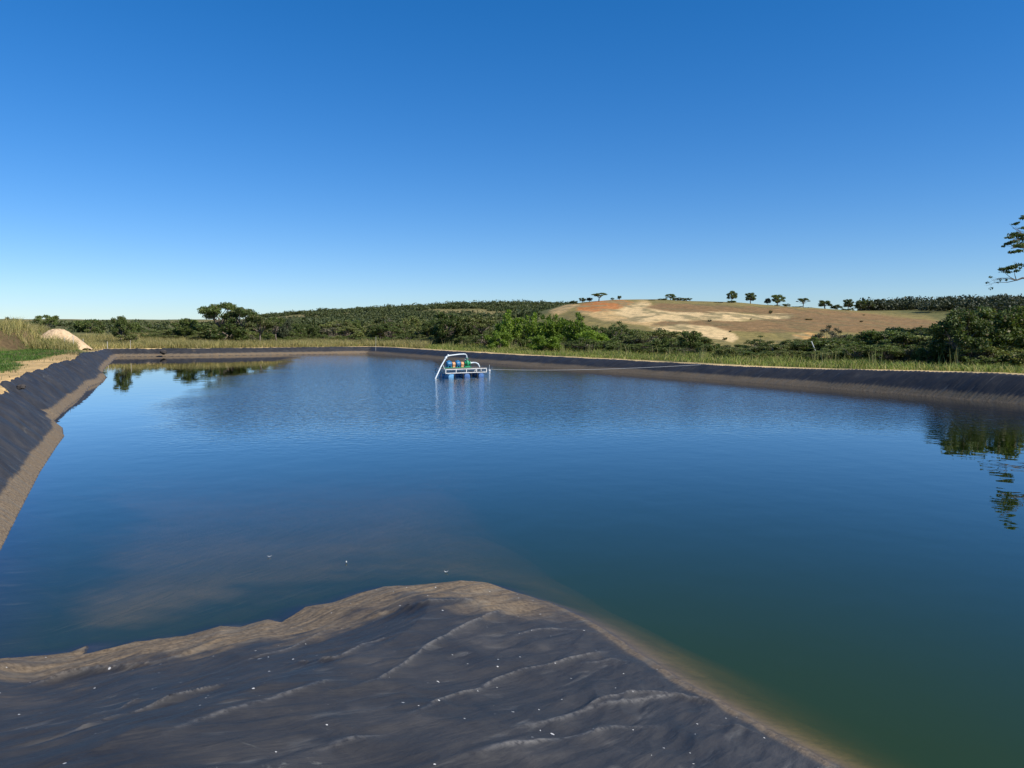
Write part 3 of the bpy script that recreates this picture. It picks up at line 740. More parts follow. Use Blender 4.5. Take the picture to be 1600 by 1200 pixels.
# cable from the raft to the bank
c0 = Vector(PD(764, 577, 68.3)); c1 = Vector(PD(1108, 569.6, 67.6)); c1.z = max(c1.z, gz(c1.x, c1.y))
cb = MB(); pts = []
for k in range(41):
    t = k / 40; q = c0.lerp(c1, t); q.z -= 0.28 * 4 * t * (1 - t) * (1 - t * .4); pts.append(q)
cb.tube(pts, .015, 6)
tag(cb.build("mooring_rope", M['rope'], None, True), "thin pale rope stretched from the raft to the dark bank", "rope")
by = empty("marker_buoy", P(764.5, 579.5, 0) + (0,)); tag(by, "tiny white marker float on the water beside the raft", "buoy")
MB().lathe((0, 0, -.08), (0, 0, 1), [(0, 0), (.02, .08), (.10, .13), (.2, .1), (.24, .04), (.25, 0)], 14).build("float", M['white'], by, True)
MB().tube([(0, 0, .1), (0.02, 0, .62)], .02, 6).build("stick", M['pvc'], by)

# ---------------------------------------------------------------- posts, lumps, scraps
def post(px, py, hgt, lean=0.0, lab="", m='post', cat="post", zg=None, r=.05, name="fence_post", group="fence posts beyond the pond"):
    x_, y_ = P(px, py, 1.5)
    for _ in range(12): x_, y_ = (np.array((x_, y_)) * .5 + np.array(P(px, py, min(gz(x_, y_), 3.2))) * .5)
    z_ = gz(x_, y_)
    o = MB(); e_ = (math.sin(lean) * hgt, 0, math.cos(lean) * hgt)
    o.tube([(0, 0, -.3), (0, 0, 0), tuple(q * .5 for q in e_), tuple(q * .985 for q in e_), e_], [r * 1.15, r * 1.1, r, r * .95, r * .6], 8)
    ob_ = o.build(name, M[m], None, True); ob_.location = (x_, y_, z_)
    tag(ob_, lab, cat, group); return ob_
post(101, 545, 1.2, .04, "short leaning fence post at the foot of the sand pile, furthest of three")
post(115, 545, 1.75, 0, "tall pale fence post in front of the sand pile")
post(130, 543, 1.5, .02, "pale fence post just past the right end of the sand pile")
post(168, 545, 1.1, 0, "short grey post in tall dry grass by the corner of the pond")
post(204, 544.5, 1.3, 0, "slim post in dry grass behind the far bank near the corner", r=.03)
post(587, 545, 1.9, .03, "lone slim white post in front of the bushes behind the far bank", r=.025)
post(1281, 565, 2.1, -.42, "white post leaning to the left in the grass behind the right bank", 'white', r=.045)
# a fallen rail beside the leaning post
q = P(1265, 559, 1.3); zz = gz(*q)
rr0 = MB().tube([(-2.4, 0.3, .55), (-.8, .1, .62), (.6, 0, .68)], .03, 6).build("wooden_rail", M['post']); rr0.location = (q[0], q[1], zz)
tag(rr0, "thin pale rail lying in the grass against the leaning white post", "rail")
def clod(px, py, z_, s_, name, lab, cat, group=None):
    x_, y_ = P(px, py, z_)
    bm = bmesh.new(); bmesh.ops.create_icosphere(bm, subdivisions=3, radius=1)
    for v_ in bm.verts:
        n_ = fbm(np.array([v_.co.x * 1.7 + px]), np.array([v_.co.y * 1.7 + v_.co.z * 2.1]), 5, 3)[0]
        v_.co *= (0.65 + 0.7 * n_)
    me = bpy.data.meshes.new(name); bm.to_mesh(me); bm.free(); me.materials.append(M['rock'])
    o = link(name, me); o.location = (x_, y_, z_ + s_[2] * .35); o.scale = s_; tag(o, lab, cat, group)
clod(33, 606, 1.92, (.20, .14, .11), "dirt_clod", "dark clod of earth on the sandy path beside the left bank", "clod")
clod(255, 551.5, .55, (.5, .35, .38), "weight_bag", "dark lump lying on the far bank nearest the left corner", "weight", "dark weights on the far bank")
clod(302, 550.5, .55, (.42, .3, .3), "weight_bag", "small dark lump on the far bank, second from the left corner", "weight", "dark weights on the far bank")
# feathers afloat
for i, (px, py, lab) in enumerate(((421, 871, "small white feather afloat, farthest out from the black liner point"), (541, 880, "tiny pale feather afloat between the other two feathers"), (697, 895, "small white feather afloat just off the tip of the black liner point"))):
    x_, y_ = P(px, py, 0.0)
    n_ = 9; V_ = []; F_ = []
    for k in range(n_):
        t = k / (n_ - 1); wd = .022 * math.sin(math.pi * min(1, t * .9 + .1)) + .002; zc = .012 + .035 * (2 * t - 1) ** 2
        V_ += [(t * .12 - .06, -wd, zc + .008), (t * .12 - .06, 0, zc), (t * .12 - .06, wd, zc + .008)]
    for k in range(n_ - 1):
        for j in (0, 1): F_.append([k * 3 + j, k * 3 + j + 1, k * 3 + j + 4, k * 3 + j + 3])
    o = link("feather", mesh_np("feather", np.array(V_), np.array(F_), M['feather'], True)); o.location = (x_, y_, 0.004); o.rotation_euler = (0, 0, i * 1.3 + .4); o.scale = (.62,) * 3
    sm_ = o.modifiers.new("thick", 'SOLIDIFY'); sm_.thickness = .003
    tag(o, lab, "feather", "white feathers afloat near the liner")

# sand pile on the berm
def pile():
    ps = [(62, 513), (80, 514), (92, 516), (104, 514.5), (118, 521), (132, 530)]
    cx0, cy0, _ = PD(96, 530, 103.0)
    n_ = 120; t = np.linspace(-1.45, 1.45, n_); U, Vv = np.meshgrid(t, t); r_ = np.hypot(U, Vv)
    Xp = cx0 + U * 2.35; Yp = cy0 + Vv * 2.2
    hh = 1.3 * np.clip(1 - r_ ** 1.4, -1.6, 1) * (0.8 + .4 * fbm(U * 2.5 + 4, Vv * 2.5, 9, 3)) + .35 * np.exp(-((U + .75) ** 2 + Vv ** 2) * 6)
    g0 = ground_z(Xp.ravel(), Yp.ravel()).reshape(Xp.shape)
    Zp = 2.95 + 0 * g0 + hh - .3 * U + (fbm(U * 9, Vv * 9, 19, 4) - .5) * .18
    m, nt, p = new_mat("dug_sand"); tc = N(nt, "ShaderNodeTexCoord"); n_1 = noise_tex(nt, 2.0, 8, .7, tc.outputs['Object'])
    nt.links.new(ramp(nt, n_1.outputs[0], [(.3, (.44, .29, .15)), (.7, (.74, .54, .32))]).outputs[0], p.inputs['Base Color']); p.inputs['Roughness'].default_value = .95
    o = link("sand_pile", mesh_np("sand_pile", np.stack([Xp.ravel(), Yp.ravel(), Zp.ravel()], 1), grid_faces(n_, n_), m, True))
    tag(o, "heap of pale sand dumped against the grassy berm on the left", "sand pile")
pile()

# ---------------------------------------------------------------- grass
def scatter_blades(name, X_, Y_, h_lo, h_hi, w_, cols_, lean=.35, label=None, parts=2, tall=None):
    """bent blades: two quads-worth of triangles each"""
    n = len(X_); Z_ = ground_z(X_, Y_)
    hh = RNG.uniform(h_lo, h_hi, n)
    if tall is not None: hh = hh * tall
    a_ = RNG.uniform(0, 2 * np.pi, n); ln = RNG.normal(0, lean, (n, 2)) * hh[:, None]
    ww = w_ * RNG.uniform(.6, 1.4, n)
    dx, dy = np.cos(a_) * ww, np.sin(a_) * ww
    base = np.stack([X_, Y_, Z_ - .03], 1); o1 = np.stack([dx, dy, dx * 0], 1)
    mid = base + np.stack([ln[:, 0] * .35, ln[:, 1] * .35, hh * .6], 1)
    tip = base + np.stack([ln[:, 0], ln[:, 1], hh], 1)
    V = np.stack([base - o1, base + o1, mid + o1 * .75, mid - o1 * .75, tip], 1).reshape(-1, 3)
    b = np.arange(n) * 5
    F3 = np.concatenate([np.stack([b, b + 1, b + 2], 1), np.stack([b, b + 2, b + 3], 1), np.stack([b + 3, b + 2, b + 4], 1)])
    pal = np.array(cols_); k1 = RNG.integers(0, len(pal), n); base_c = pal[k1] * RNG.uniform(.75, 1.25, n)[:, None]
    pn = fbm(X_ / 3.5, Y_ / 3.5, 7, 3)[:, None]; base_c = base_c * (0.7 + 0.6 * pn)
    me = mesh_np(name, V, F3, M['blade'], False, cols={"bcol": np.repeat(base_c, 5, 0)})
    tag(link(name, me), label, kind="stuff"); return me
def region(n, x0, x1, y0, y1, f):
    X_ = RNG.uniform(x0, x1, n); Y_ = RNG.uniform(y0, y1, n); d_ = dsd(X_, Y_); k = RNG.uniform(0, 1, n) < f(X_, Y_, d_)
    return X_[k], Y_[k]
# lawn on the left
fA = lambda X_, Y_, d_: (side(X_, Y_) < 0) * (d_ > 2.2) * (d_ < 34) * sstep(3.4, 5.2, d_ + (fbm(X_ / 5, Y_ / 5, 31, 4) - .5) * 4.5) * sstep(0.38, .56, fbm(X_ / 4, Y_ / 4, 131, 4) + .004 * d_) * np.clip(1.6 - Y_ / 110, .3, 1)
X_, Y_ = region(520000, -75, -14, 20, 110, fA)
scatter_blades("lawn_grass", X_, Y_, .07, .24, .016, [(.07, .15, .02), (.10, .20, .03), (.06, .11, .02), (.17, .19, .05)], .5, "short green grass beside the sandy path on the left bank")
# dry tufts along the left path edge
fD = lambda X_, Y_, d_: (side(X_, Y_) < 0) * (d_ > 1.9) * (d_ < 8) * sstep(.48, .7, fbm(X_ / 2.2, Y_ / 2.2, 33, 4)) * (.12 + .8 * sstep(50, 70, Y_))
X_, Y_ = region(120000, -72, -14, 20, 112, fD)
scatter_blades("dry_tufts", X_, Y_, .08, .38, .018, [(.30, .24, .11), (.22, .18, .08), (.14, .14, .05)], .5, "dry brown tufts along the sandy path")
# tall straw grass on the berm and behind the far bank
bx0, by0 = P(20, 547, 1.9)
def fB(X_, Y_, d_):
    dd = dist_poly(X_, Y_, [(bx0 - 75, by0 - 28), (bx0 - 13, by0 + 4), (bx0 - 24, by0 + 30)])
    berm = (1 - sstep(7.6, 9.0, dd + (fbm(X_ / 2, Y_ / 2, 63, 2) - .5) * 3))
    back = (d_ > 3.2) * (Y_ > 112) * (1 - sstep(13 + 10 * (X_ < -35), 17 + 11 * (X_ < -35), d_)) * (X_ < -14)
    sx_, sy_, _ = PD(96, 530, 103.0)
    clear = 1 - 1.7 * np.exp(-(((X_ - sx_) / 3.0) ** 2 + ((Y_ - sy_ + .5) / 3.0) ** 2) ** 2)
    berm = np.maximum(berm, .8 * (np.hypot((X_ - sx_) / 1.3, Y_ - sy_ + 3) < 8.0) * (d_ > 4))
    return np.maximum(berm, back) * (.35 + .65 * sstep(.35, .6, fbm(X_ / 4, Y_ / 4, 36, 3))) * np.clip(clear, 0, 1)
X_, Y_ = region(900000, -150, -10, 55, 165, fB)
tl = .55 + .9 * fbm(X_ / 3, Y_ / 3, 39, 3)
scatter_blades("tall_straw_grass", X_, Y_, .35, 1.25, .022, [(.42, .34, .12), (.34, .29, .10), (.20, .20, .06), (.46, .38, .17), (.26, .25, .08)], .45, "tall straw coloured grass on the berm and behind the far bank", tall=tl)
# strip behind the right bank
fC = lambda X_, Y_, d_: (side(X_, Y_) > 0) * sstep(3.0, 4.6, d_ + (fbm(X_ / 2.5, Y_ / 2.5, 44, 3) - .5) * 2.5) * (1 - sstep(17, 22, d_)) * (.3 + .7 * sstep(.35, .6, fbm(X_ / 2.5, Y_ / 2.5, 46, 3)))
X_, Y_ = region(620000, -28, 62, 30, 145, fC)
dC = dsd(X_, Y_)
tl = (.35 + .9 * fbm(X_ / 2.6, Y_ / 2.6, 48, 3)) * (.55 + .06 * dC)
scatter_blades("bank_grass", X_, Y_, .20, .72, .024, [(.26, .30, .06), (.34, .33, .08), (.17, .24, .04), (.40, .34, .13), (.12, .18, .03)], .5, "yellow green grass strip along the top of the right bank", tall=tl)
fE = lambda X_, Y_, d_: (side(X_, Y_) > 0) * (d_ > 6.5) * (d_ < 15) * (fbm(X_ / 1.6, Y_ / 1.6, 50, 2) > .76)
X_, Y_ = region(90000, -28, 62, 30, 125, fE)
scatter_blades("tall_stalks", X_, Y_, .8, 1.9, .018, [(.36, .34, .12), (.22, .25, .07), (.36, .32, .14)], .16, "clumps of tall pale stalks at the edge of the bushes")

# ---------------------------------------------------------------- trees
def leaf_cloud(centres, radii, counts, size, rng, flat=.75, up=.35, shell=.45):
    """leaf-sized quads spread through clumps; returns verts and faces"""
    Cn = []; 
    for c, r_, n in zip(centres, radii, counts):
        v = rng.normal(0, 1, (n, 3)); v /= np.linalg.norm(v, axis=1)[:, None]
        rr2 = (shell + (1 - shell) * rng.uniform(0, 1, n) ** .7)[:, None] * (1 + rng.normal(0, .12, (n, 1)))
        q = v * rr2 * np.array(r_)
        Cn.append(q + np.array(c))
    Cn = np.concatenate(Cn); n = len(Cn)
    nn = rng.normal(0, 1, (n, 3)); nn[:, 2] += up; nn /= np.linalg.norm(nn, axis=1)[:, None]
    t = np.cross(nn, rng.normal(0, 1, (n, 3))); t /= np.linalg.norm(t, axis=1)[:, None]; b = np.cross(nn, t)
    s1 = size * rng.uniform(.6, 1.5, n)[:, None]; s2 = s1 * rng.uniform(.35, .6, n)[:, None]
    V = np.stack([Cn - t * s1, Cn - b * s2 + nn * s2 * .3, Cn + t * s1, Cn + b * s2 + nn * s2 * .3], 1).reshape(-1, 3)
    return V, np.arange(n * 4).reshape(-1, 4)
def make_tree(kind, seed, leafmat):
    """unit tree: 1 high, about 1 wide"""
    rng = np.random.default_rng(seed)
    tb = MB(); cs_, rs_, ct = [], [], []
    def limb(a, b, r0, r1, wob=.03):
        a, b = np.array(a), np.array(b); pts = []
        for k in range(6):
            t = k / 5; q = a * (1 - t) + b * t + rng.normal(0, wob, 3) * math.sin(math.pi * t); pts.append(tuple(q))
        tb.tube(pts, [r0 + (r1 - r0) * k / 5 for k in range(6)], 6)
    if kind == 'umbrella':
        fork = (rng.normal(0, .02), rng.normal(0, .02), .34)
        limb((0, 0, -.05), fork, .035, .028, .012)
        for k in range(13):
            a_ = 2.4 * k + rng.normal(0, .3); rr2 = .42 * math.sqrt((k + .5) / 13); hz = .92 - .55 * rr2 ** 1.4 - rng.uniform(0, .26) 
            c = (math.cos(a_) * rr2, math.sin(a_) * rr2, hz); limb(fork, c, .018, .005, .03)
            r_ = rng.uniform(.10, .17); cs_.append(c); rs_.append((r_, r_, r_ * .42)); ct.append(int(420 * (r_ / .14) ** 2))
        size = .019; sh = .2
    elif kind == 'round':
        fork = (0, 0, .28); limb((0, 0, -.05), fork, .04, .032, .012)
        for k in range(17):
            a_ = 2.4 * k + rng.normal(0, .4); t = (k + .5) / 17; hz = .32 + .56 * t; rr2 = .36 * math.sqrt(max(.02, 1 - ((hz - .5) / .5) ** 2)) * rng.uniform(.5, 1.05)
            c = (math.cos(a_) * rr2, math.sin(a_) * rr2, hz); limb(fork, c, .018, .005, .03)
            r_ = rng.uniform(.11, .17); cs_.append(c); rs_.append((r_, r_, r_ * .72)); ct.append(int(380 * (r_ / .14) ** 2))
        size = .023; sh = .3
    elif kind == 'dense':
        for q in range(3): limb((rng.normal(0, .05), rng.normal(0, .05), -.05), (rng.normal(0, .14), rng.normal(0, .14), .5), .025, .012, .03)
        for k in range(16):
            a_ = 2.4 * k + rng.normal(0, .4); t = (k + .5) / 26; hz = .14 + .72 * t; rr2 = .40 * math.sqrt(max(.03, 1 - ((hz - .34) / .62) ** 2)) * rng.uniform(.35, 1.05)
            c = (math.cos(a_) * rr2, math.sin(a_) * rr2, hz)
            r_ = rng.uniform(.10, .17); cs_.append(c); rs_.append((r_, r_, r_ * .7)); ct.append(int(330 * (r_ / .14) ** 2))
            if k % 3 == 0: limb((c[0] * .3, c[1] * .3, hz * .4), c, .012, .004, .03)
        size = .024; sh = .25
    elif kind == 'plume':
        for k in range(11):
            a_ = 2.4 * k; rr2 = .38 * math.sqrt((k + .3) / 11); hz = rng.uniform(.62, .95) - .3 * rr2
            bx_ = (math.cos(a_) * rr2 * .5, math.sin(a_) * rr2 * .5, -.03); tp_ = (math.cos(a_) * rr2, math.sin(a_) * rr2, hz); limb(bx_, tp_, .014, .004, .02)
            for j in range(6):
                t = .15 + .85 * j / 5; c = [bx_[i] * (1 - t) + tp_[i] * t + rng.normal(0, .025) for i in range(3)]
                r_ = (.075 + .05 * math.sin(math.pi * t)) * rng.uniform(.8, 1.2); cs_.append(c); rs_.append((r_, r_, r_ * 1.1)); ct.append(95)
        size = .026; sh = .2
    elif kind == 'lacy':
        fork = (.02, 0, .22); limb((0, 0, -.05), fork, .022, .018, .012)
        for k in range(22):
            a_ = 2.4 * k + rng.normal(0, .3); rr2 = .46 * math.sqrt((k + .5) / 22); hz = .90 - .62 * rr2 - rng.uniform(0, .3)
            c = (math.cos(a_) * rr2, math.sin(a_) * rr2, max(hz, .2)); limb(fork, c, .013, .003, .035)
            r_ = rng.uniform(.09, .14); cs_.append(c); rs_.append((r_, r_, r_ * .5)); ct.append(int(190 * (r_ / .12) ** 2))
        size = .018; sh = .0
    V, Fq = leaf_cloud(cs_, rs_, ct, size, rng, shell=sh)
    crown = mesh_np("crown", V, Fq, leafmat)
    tm = bpy.data.meshes.new("trunk"); tm.from_pydata(tb.v, [], tb.f); tm.materials.append(M['bark'])
    tm.polygons.foreach_set("use_smooth", [True] * len(tm.polygons)); tm.update()
    return crown, tm
PROTO = {}
for kind in ('umbrella', 'round', 'dense', 'plume', 'lacy'):
    for mk in ('dark', 'olive', 'bright', 'grey', 'far'):
        if (kind == 'plume') != (mk == 'bright') and not (kind == 'dense' and mk == 'bright'): continue
        if mk == 'far' and kind not in ('umbrella', 'round', 'dense'): continue
        nv = 2 if mk in ('far', 'grey') else 3
        PROTO[(kind, mk)] = [make_tree(kind, hash_ + 100 * i, M[mk]) for i, hash_ in enumerate([len(kind) * 7 + len(mk)] * nv)]
used_proto = {}
def tree_at(x_, y_, h_, w_, kind, mk, label, cat="tree", group=None, name="tree", sink=0.0, z_=None, wy=None):
    pr = PROTO[(kind, mk)]; i = used_proto.get((kind, mk), 0); used_proto[(kind, mk)] = i + 1
    cr_, tr_ = pr[i % len(pr)]
    z_ = gz(x_, y_) if z_ is None else z_
    r = empty(name, (x_, y_, z_ - sink), random.uniform(0, 6.28)); r.scale = (w_, wy or w_, h_)
    tag(r, label, cat, group); link("crown", cr_, r); link("trunk", tr_, r); return r
def tree_px(px, top, D, wpx, kind, mk, label, cat="tree", group=None, name="tree"):
    x_, y_, zt_ = PD(px, top, D); g = gz(x_, y_); h_ = max(zt_ - g, .8) * 1.04; w_ = wpx / F * D * 1.08
    return tree_at(x_, y_, h_, w_, kind, mk, label, cat, group, name, z_=g)
GH = "lone trees on the crest of the bare hill"; GB = "trees and bushes in the belt around the pond"
HD = 690
hill_trees = [
 (936, 456, 670, 24, 'umbrella', 'dark', "wide flat topped tree on the crest above the orange scar"),
 (910, 465, 670, 12, 'round', 'dark', "small round tree left of the wide tree on the orange crest"),
 (921, 465, 672, 12, 'round', 'far', "small tree directly at the left foot of the wide crest tree"),
 (896, 467, 675, 14, 'dense', 'dark', "low dark bush where the orange scar meets the forested hill"),
 (957, 465, 672, 7, 'round', 'dark', "tiny bush on the crest just right of the wide tree"),
 (968, 462, 672, 8, 'round', 'dark', "tiny lone tree on the crest right of the orange scar"),
 (1048, 459, 672, 17, 'round', 'dark', "tallest tree in the dark grove on top of the hill"),
 (1036, 465, 665, 17, 'dense', 'dark', "left bush of the dark grove on top of the hill"),
 (1060, 463, 668, 22, 'dense', 'olive', "broad bush in the middle of the dark grove on the hilltop"),
 (1074, 463, 668, 14, 'dense', 'dark', "bush at the right end of the dark grove on the hilltop"),
 (1018, 468, 660, 12, 'dense', 'grey', "low grey bush left of the hilltop grove above the pale sand"),
 (1144, 454, 660, 17, 'round', 'dark', "tall two tiered slender tree on the hill crest"),
 (1144, 468, 640, 17, 'dense', 'dark', "dark round bush below the tall two tiered tree"),
 (1124, 471, 630, 17, 'dense', 'grey', "grey green bush left of the tall two tiered tree"),
 (1173, 457, 670, 19, 'round', 'dark', "round lone tree right of the two tiered tree on the crest"),
 (1215, 460, 670, 24, 'round', 'dark', "biggest round crowned tree on the crest with a small tree at its left"),
 (1200, 466, 672, 12, 'round', 'far', "small tree joined to the left of the big round crest tree"),
 (1229, 472, 655, 13, 'dense', 'dark', "low dark bush right of the big round crest tree"),
 (1255, 464, 668, 21, 'umbrella', 'dark', "flat crowned lone tree with visible trunk on the crest"),
 (1210, 476, 640, 30, 'dense', 'olive', "long low thicket under the big round crest tree"),
 (1247, 478, 635, 20, 'dense', 'far', "low bush under the flat crowned crest tree"),
 (1262, 480, 600, 19, 'lacy', 'grey', "brownish green spreading tree in the field below the crest"),
 (1246, 484, 600, 12, 'lacy', 'grey', "small thin tree in the field left of the brownish spreading tree"),
 (1289, 469, 668, 24, 'round', 'dark', "wide dark tree at the left end of the crest tree line"),
 (1307, 472, 665, 20, 'dense', 'dark', "dark bush right of the wide tree at the tree line's start"),
 (1326, 467, 670, 18, 'round', 'dark', "tree with open crown after the gap in the crest tree line"),
 (1324, 481, 620, 22, 'dense', 'dark', "dark rounded bush at the upper edge of the brown field"),
 (1345, 469, 675, 19, 'round', 'dark', "open crowned tree in the crest line beside the first gap"),
 (1358, 468, 678, 17, 'round', 'dark', "second open crowned tree past the gap on the crest"),
 (1373, 467, 680, 18, 'round', 'far', "pale trunked tree on the crest left of the forest edge"),
 (1264, 500, 470, 16, 'round', 'olive', "small lone tree in the middle of the brown field"),
]
for t in hill_trees: tree_px(*t[:6], t[6], "tree" if 'bush' not in t[6] and 'thicket' not in t[6] else "bush", GH, "hill_tree" if 'bush' not in t[6] and 'thicket' not in t[6] else "hill_bush")
front = [   # px, top, distance, width px, kind, leaf, label
 (72, 487, 128, 42, 'umbrella', 'dark', "spreading dark tree peeking over the grassy berm at far left"),
 (16, 496, 210, 26, 'round', 'far', "small hazy tree beyond the berm at the left edge"),
 (140, 486, 150, 42, 'dense', 'dark', "dark bushy tree rising behind the berm right of the sand pile"),
 (128, 494, 150, 22, 'dense', 'dark', "smaller dark bush on the left of the dark bushy tree behind the berm"),
 (188, 493, 127, 30, 'round', 'dark', "round dark tree standing in dry grass near the pond corner"),
 (200, 512, 125, 36, 'dense', 'olive', "rounded green bush under the round tree near the pond corner"),
 (341, 466, 140, 62, 'umbrella', 'dark', "tallest tree behind the far bank with layered open crown"),
 (378, 474, 138, 52, 'umbrella', 'dark', "second tallest tree behind the far bank, broad flat crown"),
 (352, 488, 136, 80, 'dense', 'dark', "broad dark undercrown below the two tallest trees"),
 (405, 489, 138, 44, 'umbrella', 'olive', "flat tree right of the two tallest trees"),
 (430, 490, 140, 34, 'umbrella', 'dark', "flat dark tree at the end of the tall group on the far bank"),
 (290, 497, 142, 40, 'round', 'dark', "dark rounded tree left of the two tallest trees"),
 (445, 494, 150, 26, 'round', 'far', "small tree in front of the yellow patch on the wooded hill"),
 (795, 488, 112, 58, 'plume', 'bright', "bright green feathery tree at the left of the bright group"),
 (778, 503, 108, 44, 'dense', 'bright', "bright green bush at the left foot of the bright group"),
 (838, 490, 112, 52, 'plume', 'bright', "tall bright green tree with vertical plumes in the bright group's middle"),
 (868, 485, 112, 54, 'plume', 'bright', "tallest plumed bright green tree behind the raft's right"),
 (903, 492, 106, 56, 'plume', 'bright', "bright green plumed tree right of the tallest plumed one"),
 (850, 510, 100, 66, 'dense', 'bright', "low bright green bush in front of the plumed trees"),
 (925, 501, 102, 52, 'dense', 'bright', "bright green bush at the right end of the bright group"),
 (752, 486, 132, 60, 'umbrella', 'olive', "broad olive tree left of the bright green group"),
 (700, 487, 135, 60, 'round', 'dark', "broad dark tree straight behind the raft"),
 (942, 490, 110, 44, 'dense', 'dark', "dark feathery tree right of the bright green group"),
 (965, 494, 106, 50, 'lacy', 'dark', "dark lacy tree in front of the sandy slope"),
 (1000, 506, 98, 46, 'lacy', 'olive', "olive lacy tree below the sandy slope"),
 (1040, 515, 92, 46, 'dense', 'dark', "dark rounded tree under the pale sandy slope"),
 (1078, 516, 90, 44, 'round', 'dark', "dark round bush tree at the tip of the pale sand"),
 (1105, 525, 84, 44, 'dense', 'dark', "bushy dark tree right of the pale sand tip"),
 (1135, 535, 78, 34, 'dense', 'olive', "low olive bush in the dip of the tree belt"),
 (1186, 522, 84, 44, 'lacy', 'dark', "spreading dark tree right of the dip in the belt"),
 (1215, 526, 80, 44, 'dense', 'olive', "olive bush beside the leaning white post's left"),
 (1250, 528, 80, 40, 'dense', 'dark', "dark bush behind the leaning white post"),
 (1275, 526, 82, 36, 'round', 'dark', "dark round bush right behind the leaning white post"),
 (1299, 500, 88, 50, 'lacy', 'grey', "grey green tree with thin crown standing above the belt"),
 (1330, 513, 82, 46, 'lacy', 'dark', "dark fine leaved tree right of the grey green one"),
 (1365, 510, 80, 50, 'lacy', 'dark', "dark fine leaved tree left of the dome shaped olive tree"),
 (1402, 502, 78, 70, 'lacy', 'olive', "dome shaped fine leaved olive tree before the brown field"),
 (1442, 507, 76, 58, 'lacy', 'olive', "fine leaved olive tree beside the big dark tree"),
 (1420, 525, 70, 60, 'lacy', 'grey', "greyish thin bush with pale stems in front of the olive trees"),
 (1502, 482, 60, 88, 'round', 'dark', "big dark layered tree at the right, left one of the pair"),
 (1562, 477, 61, 104, 'round', 'dark', "big dark layered tree at the right edge, right one of the pair"),
 (1530, 512, 66, 90, 'dense', 'dark', "low dark crown beneath the big pair of trees"),
 (1475, 500, 74, 30, 'dense', 'olive', "pale olive bush at the left side of the big pair"),
 (1600, 500, 66, 70, 'round', 'dark', "dark tree cut by the right edge below the overhanging branch"),
]
for t in front:
    bush = 'bush' in t[6]
    tree_px(*t[:6], t[6], "bush" if bush else "tree", GB, "bush" if bush else "tree")
# the rest of the belt
tops = [(0, 510), (110, 506), (230, 506), (300, 505), (420, 500), (470, 499), (560, 498), (640, 494), (690, 490), (740, 490), (780, 505), (900, 508), (960, 505), (1000, 514), (1040, 520), (1090, 530), (1140, 541), (1170, 534), (1230, 532), (1280, 530), (1330, 520), (1380, 513), (1450, 512), (1490, 500), (1600, 492), (1800, 490)]
tx_ = [q[0] for q in tops]; ty_ = [q[1] for q in tops]
rng = np.random.default_rng(3)
def belt(px, setback, lab_mk):
    """a point behind the bank at a photo column and setback from the bank"""
    u_ = (px - 800) / F
    lo, hi = 25.0, 400.0
    for D in np.arange(40, 230, 1.0):
        if D > 50 or px > 1200:
            pass
    return None
cands = []
Ds = np.arange(38, 240, 1.2)
nb = 0
for row, (sb, drop, step, kinds) in enumerate(((12.5, 16, 15, 'front'), (19, 7, 19, 'mid'), (30, 0, 22, 'back'), (44, -1, 26, 'back'))):
    px = 236.0 if row < 2 else 205.0
    while px < 1640:
        u_ = (px - 800) / F
        xs = u_ * Ds; dv = dsd(xs, Ds); kk = np.where((dv > sb + (9 if px < 560 else 0)) & (Ds > 60 if px < 1400 else Ds > 45))[0]
        kk = kk[(dv[kk] > 0)]
        # beyond the pond only: last crossing
        ins_ = np.where(dv < 0)[0]; kk = kk[kk > (ins_.max() if len(ins_) else 0)]
        if len(kk):
            D = Ds[kk[0]] + rng.uniform(0, 4); top_ = np.interp(px, tx_, ty_) + drop * (1 if px < 1100 else .7) + rng.normal(0, 3.0)
            if row == 0: top_ = max(top_, 512 + (4.4 - 1.2 - rng.uniform(1.6, 3.0)) * F / D)
            wpx = max(22, rng.uniform(3.4, 7.0) / D * F) if row else rng.uniform(2.2, 4.8) / D * F
            kd = rng.choice(['dense', 'lacy', 'round', 'dense', 'umbrella'] if row else ['dense', 'lacy', 'dense'])
            mk = rng.choice(['dark', 'olive', 'dark', 'olive', 'dark', 'olive', 'grey'])
            if mk == 'grey' and kd == 'umbrella': mk = 'olive'
            zone = ("behind the far bank" if px < 590 else "behind the raft" if px < 780 else "below the bare hill" if px < 1120 else "behind the right bank")
            rw_ = ("in the front row", "in the second row", "deep in the belt", "at the back of the belt")[row]
            what = "low bush" if row == 0 else "tree"
            adj = {'dense': 'dense leafy', 'lacy': 'fine leaved', 'round': 'round crowned', 'umbrella': 'flat crowned'}[kd]
            colr = {'dark': 'dark green', 'olive': 'olive green', 'grey': 'grey green'}[mk]
            tree_px(px, top_, D, wpx, kd, mk, f"{adj} {colr} {what} {rw_} {zone}", "bush" if row == 0 else "tree", f"{adj} {colr} {what}s {rw_} {zone}", "bush" if row == 0 else "tree"); nb += 1
        px += step * rng.uniform(.75, 1.25)
print("belt trees", nb)

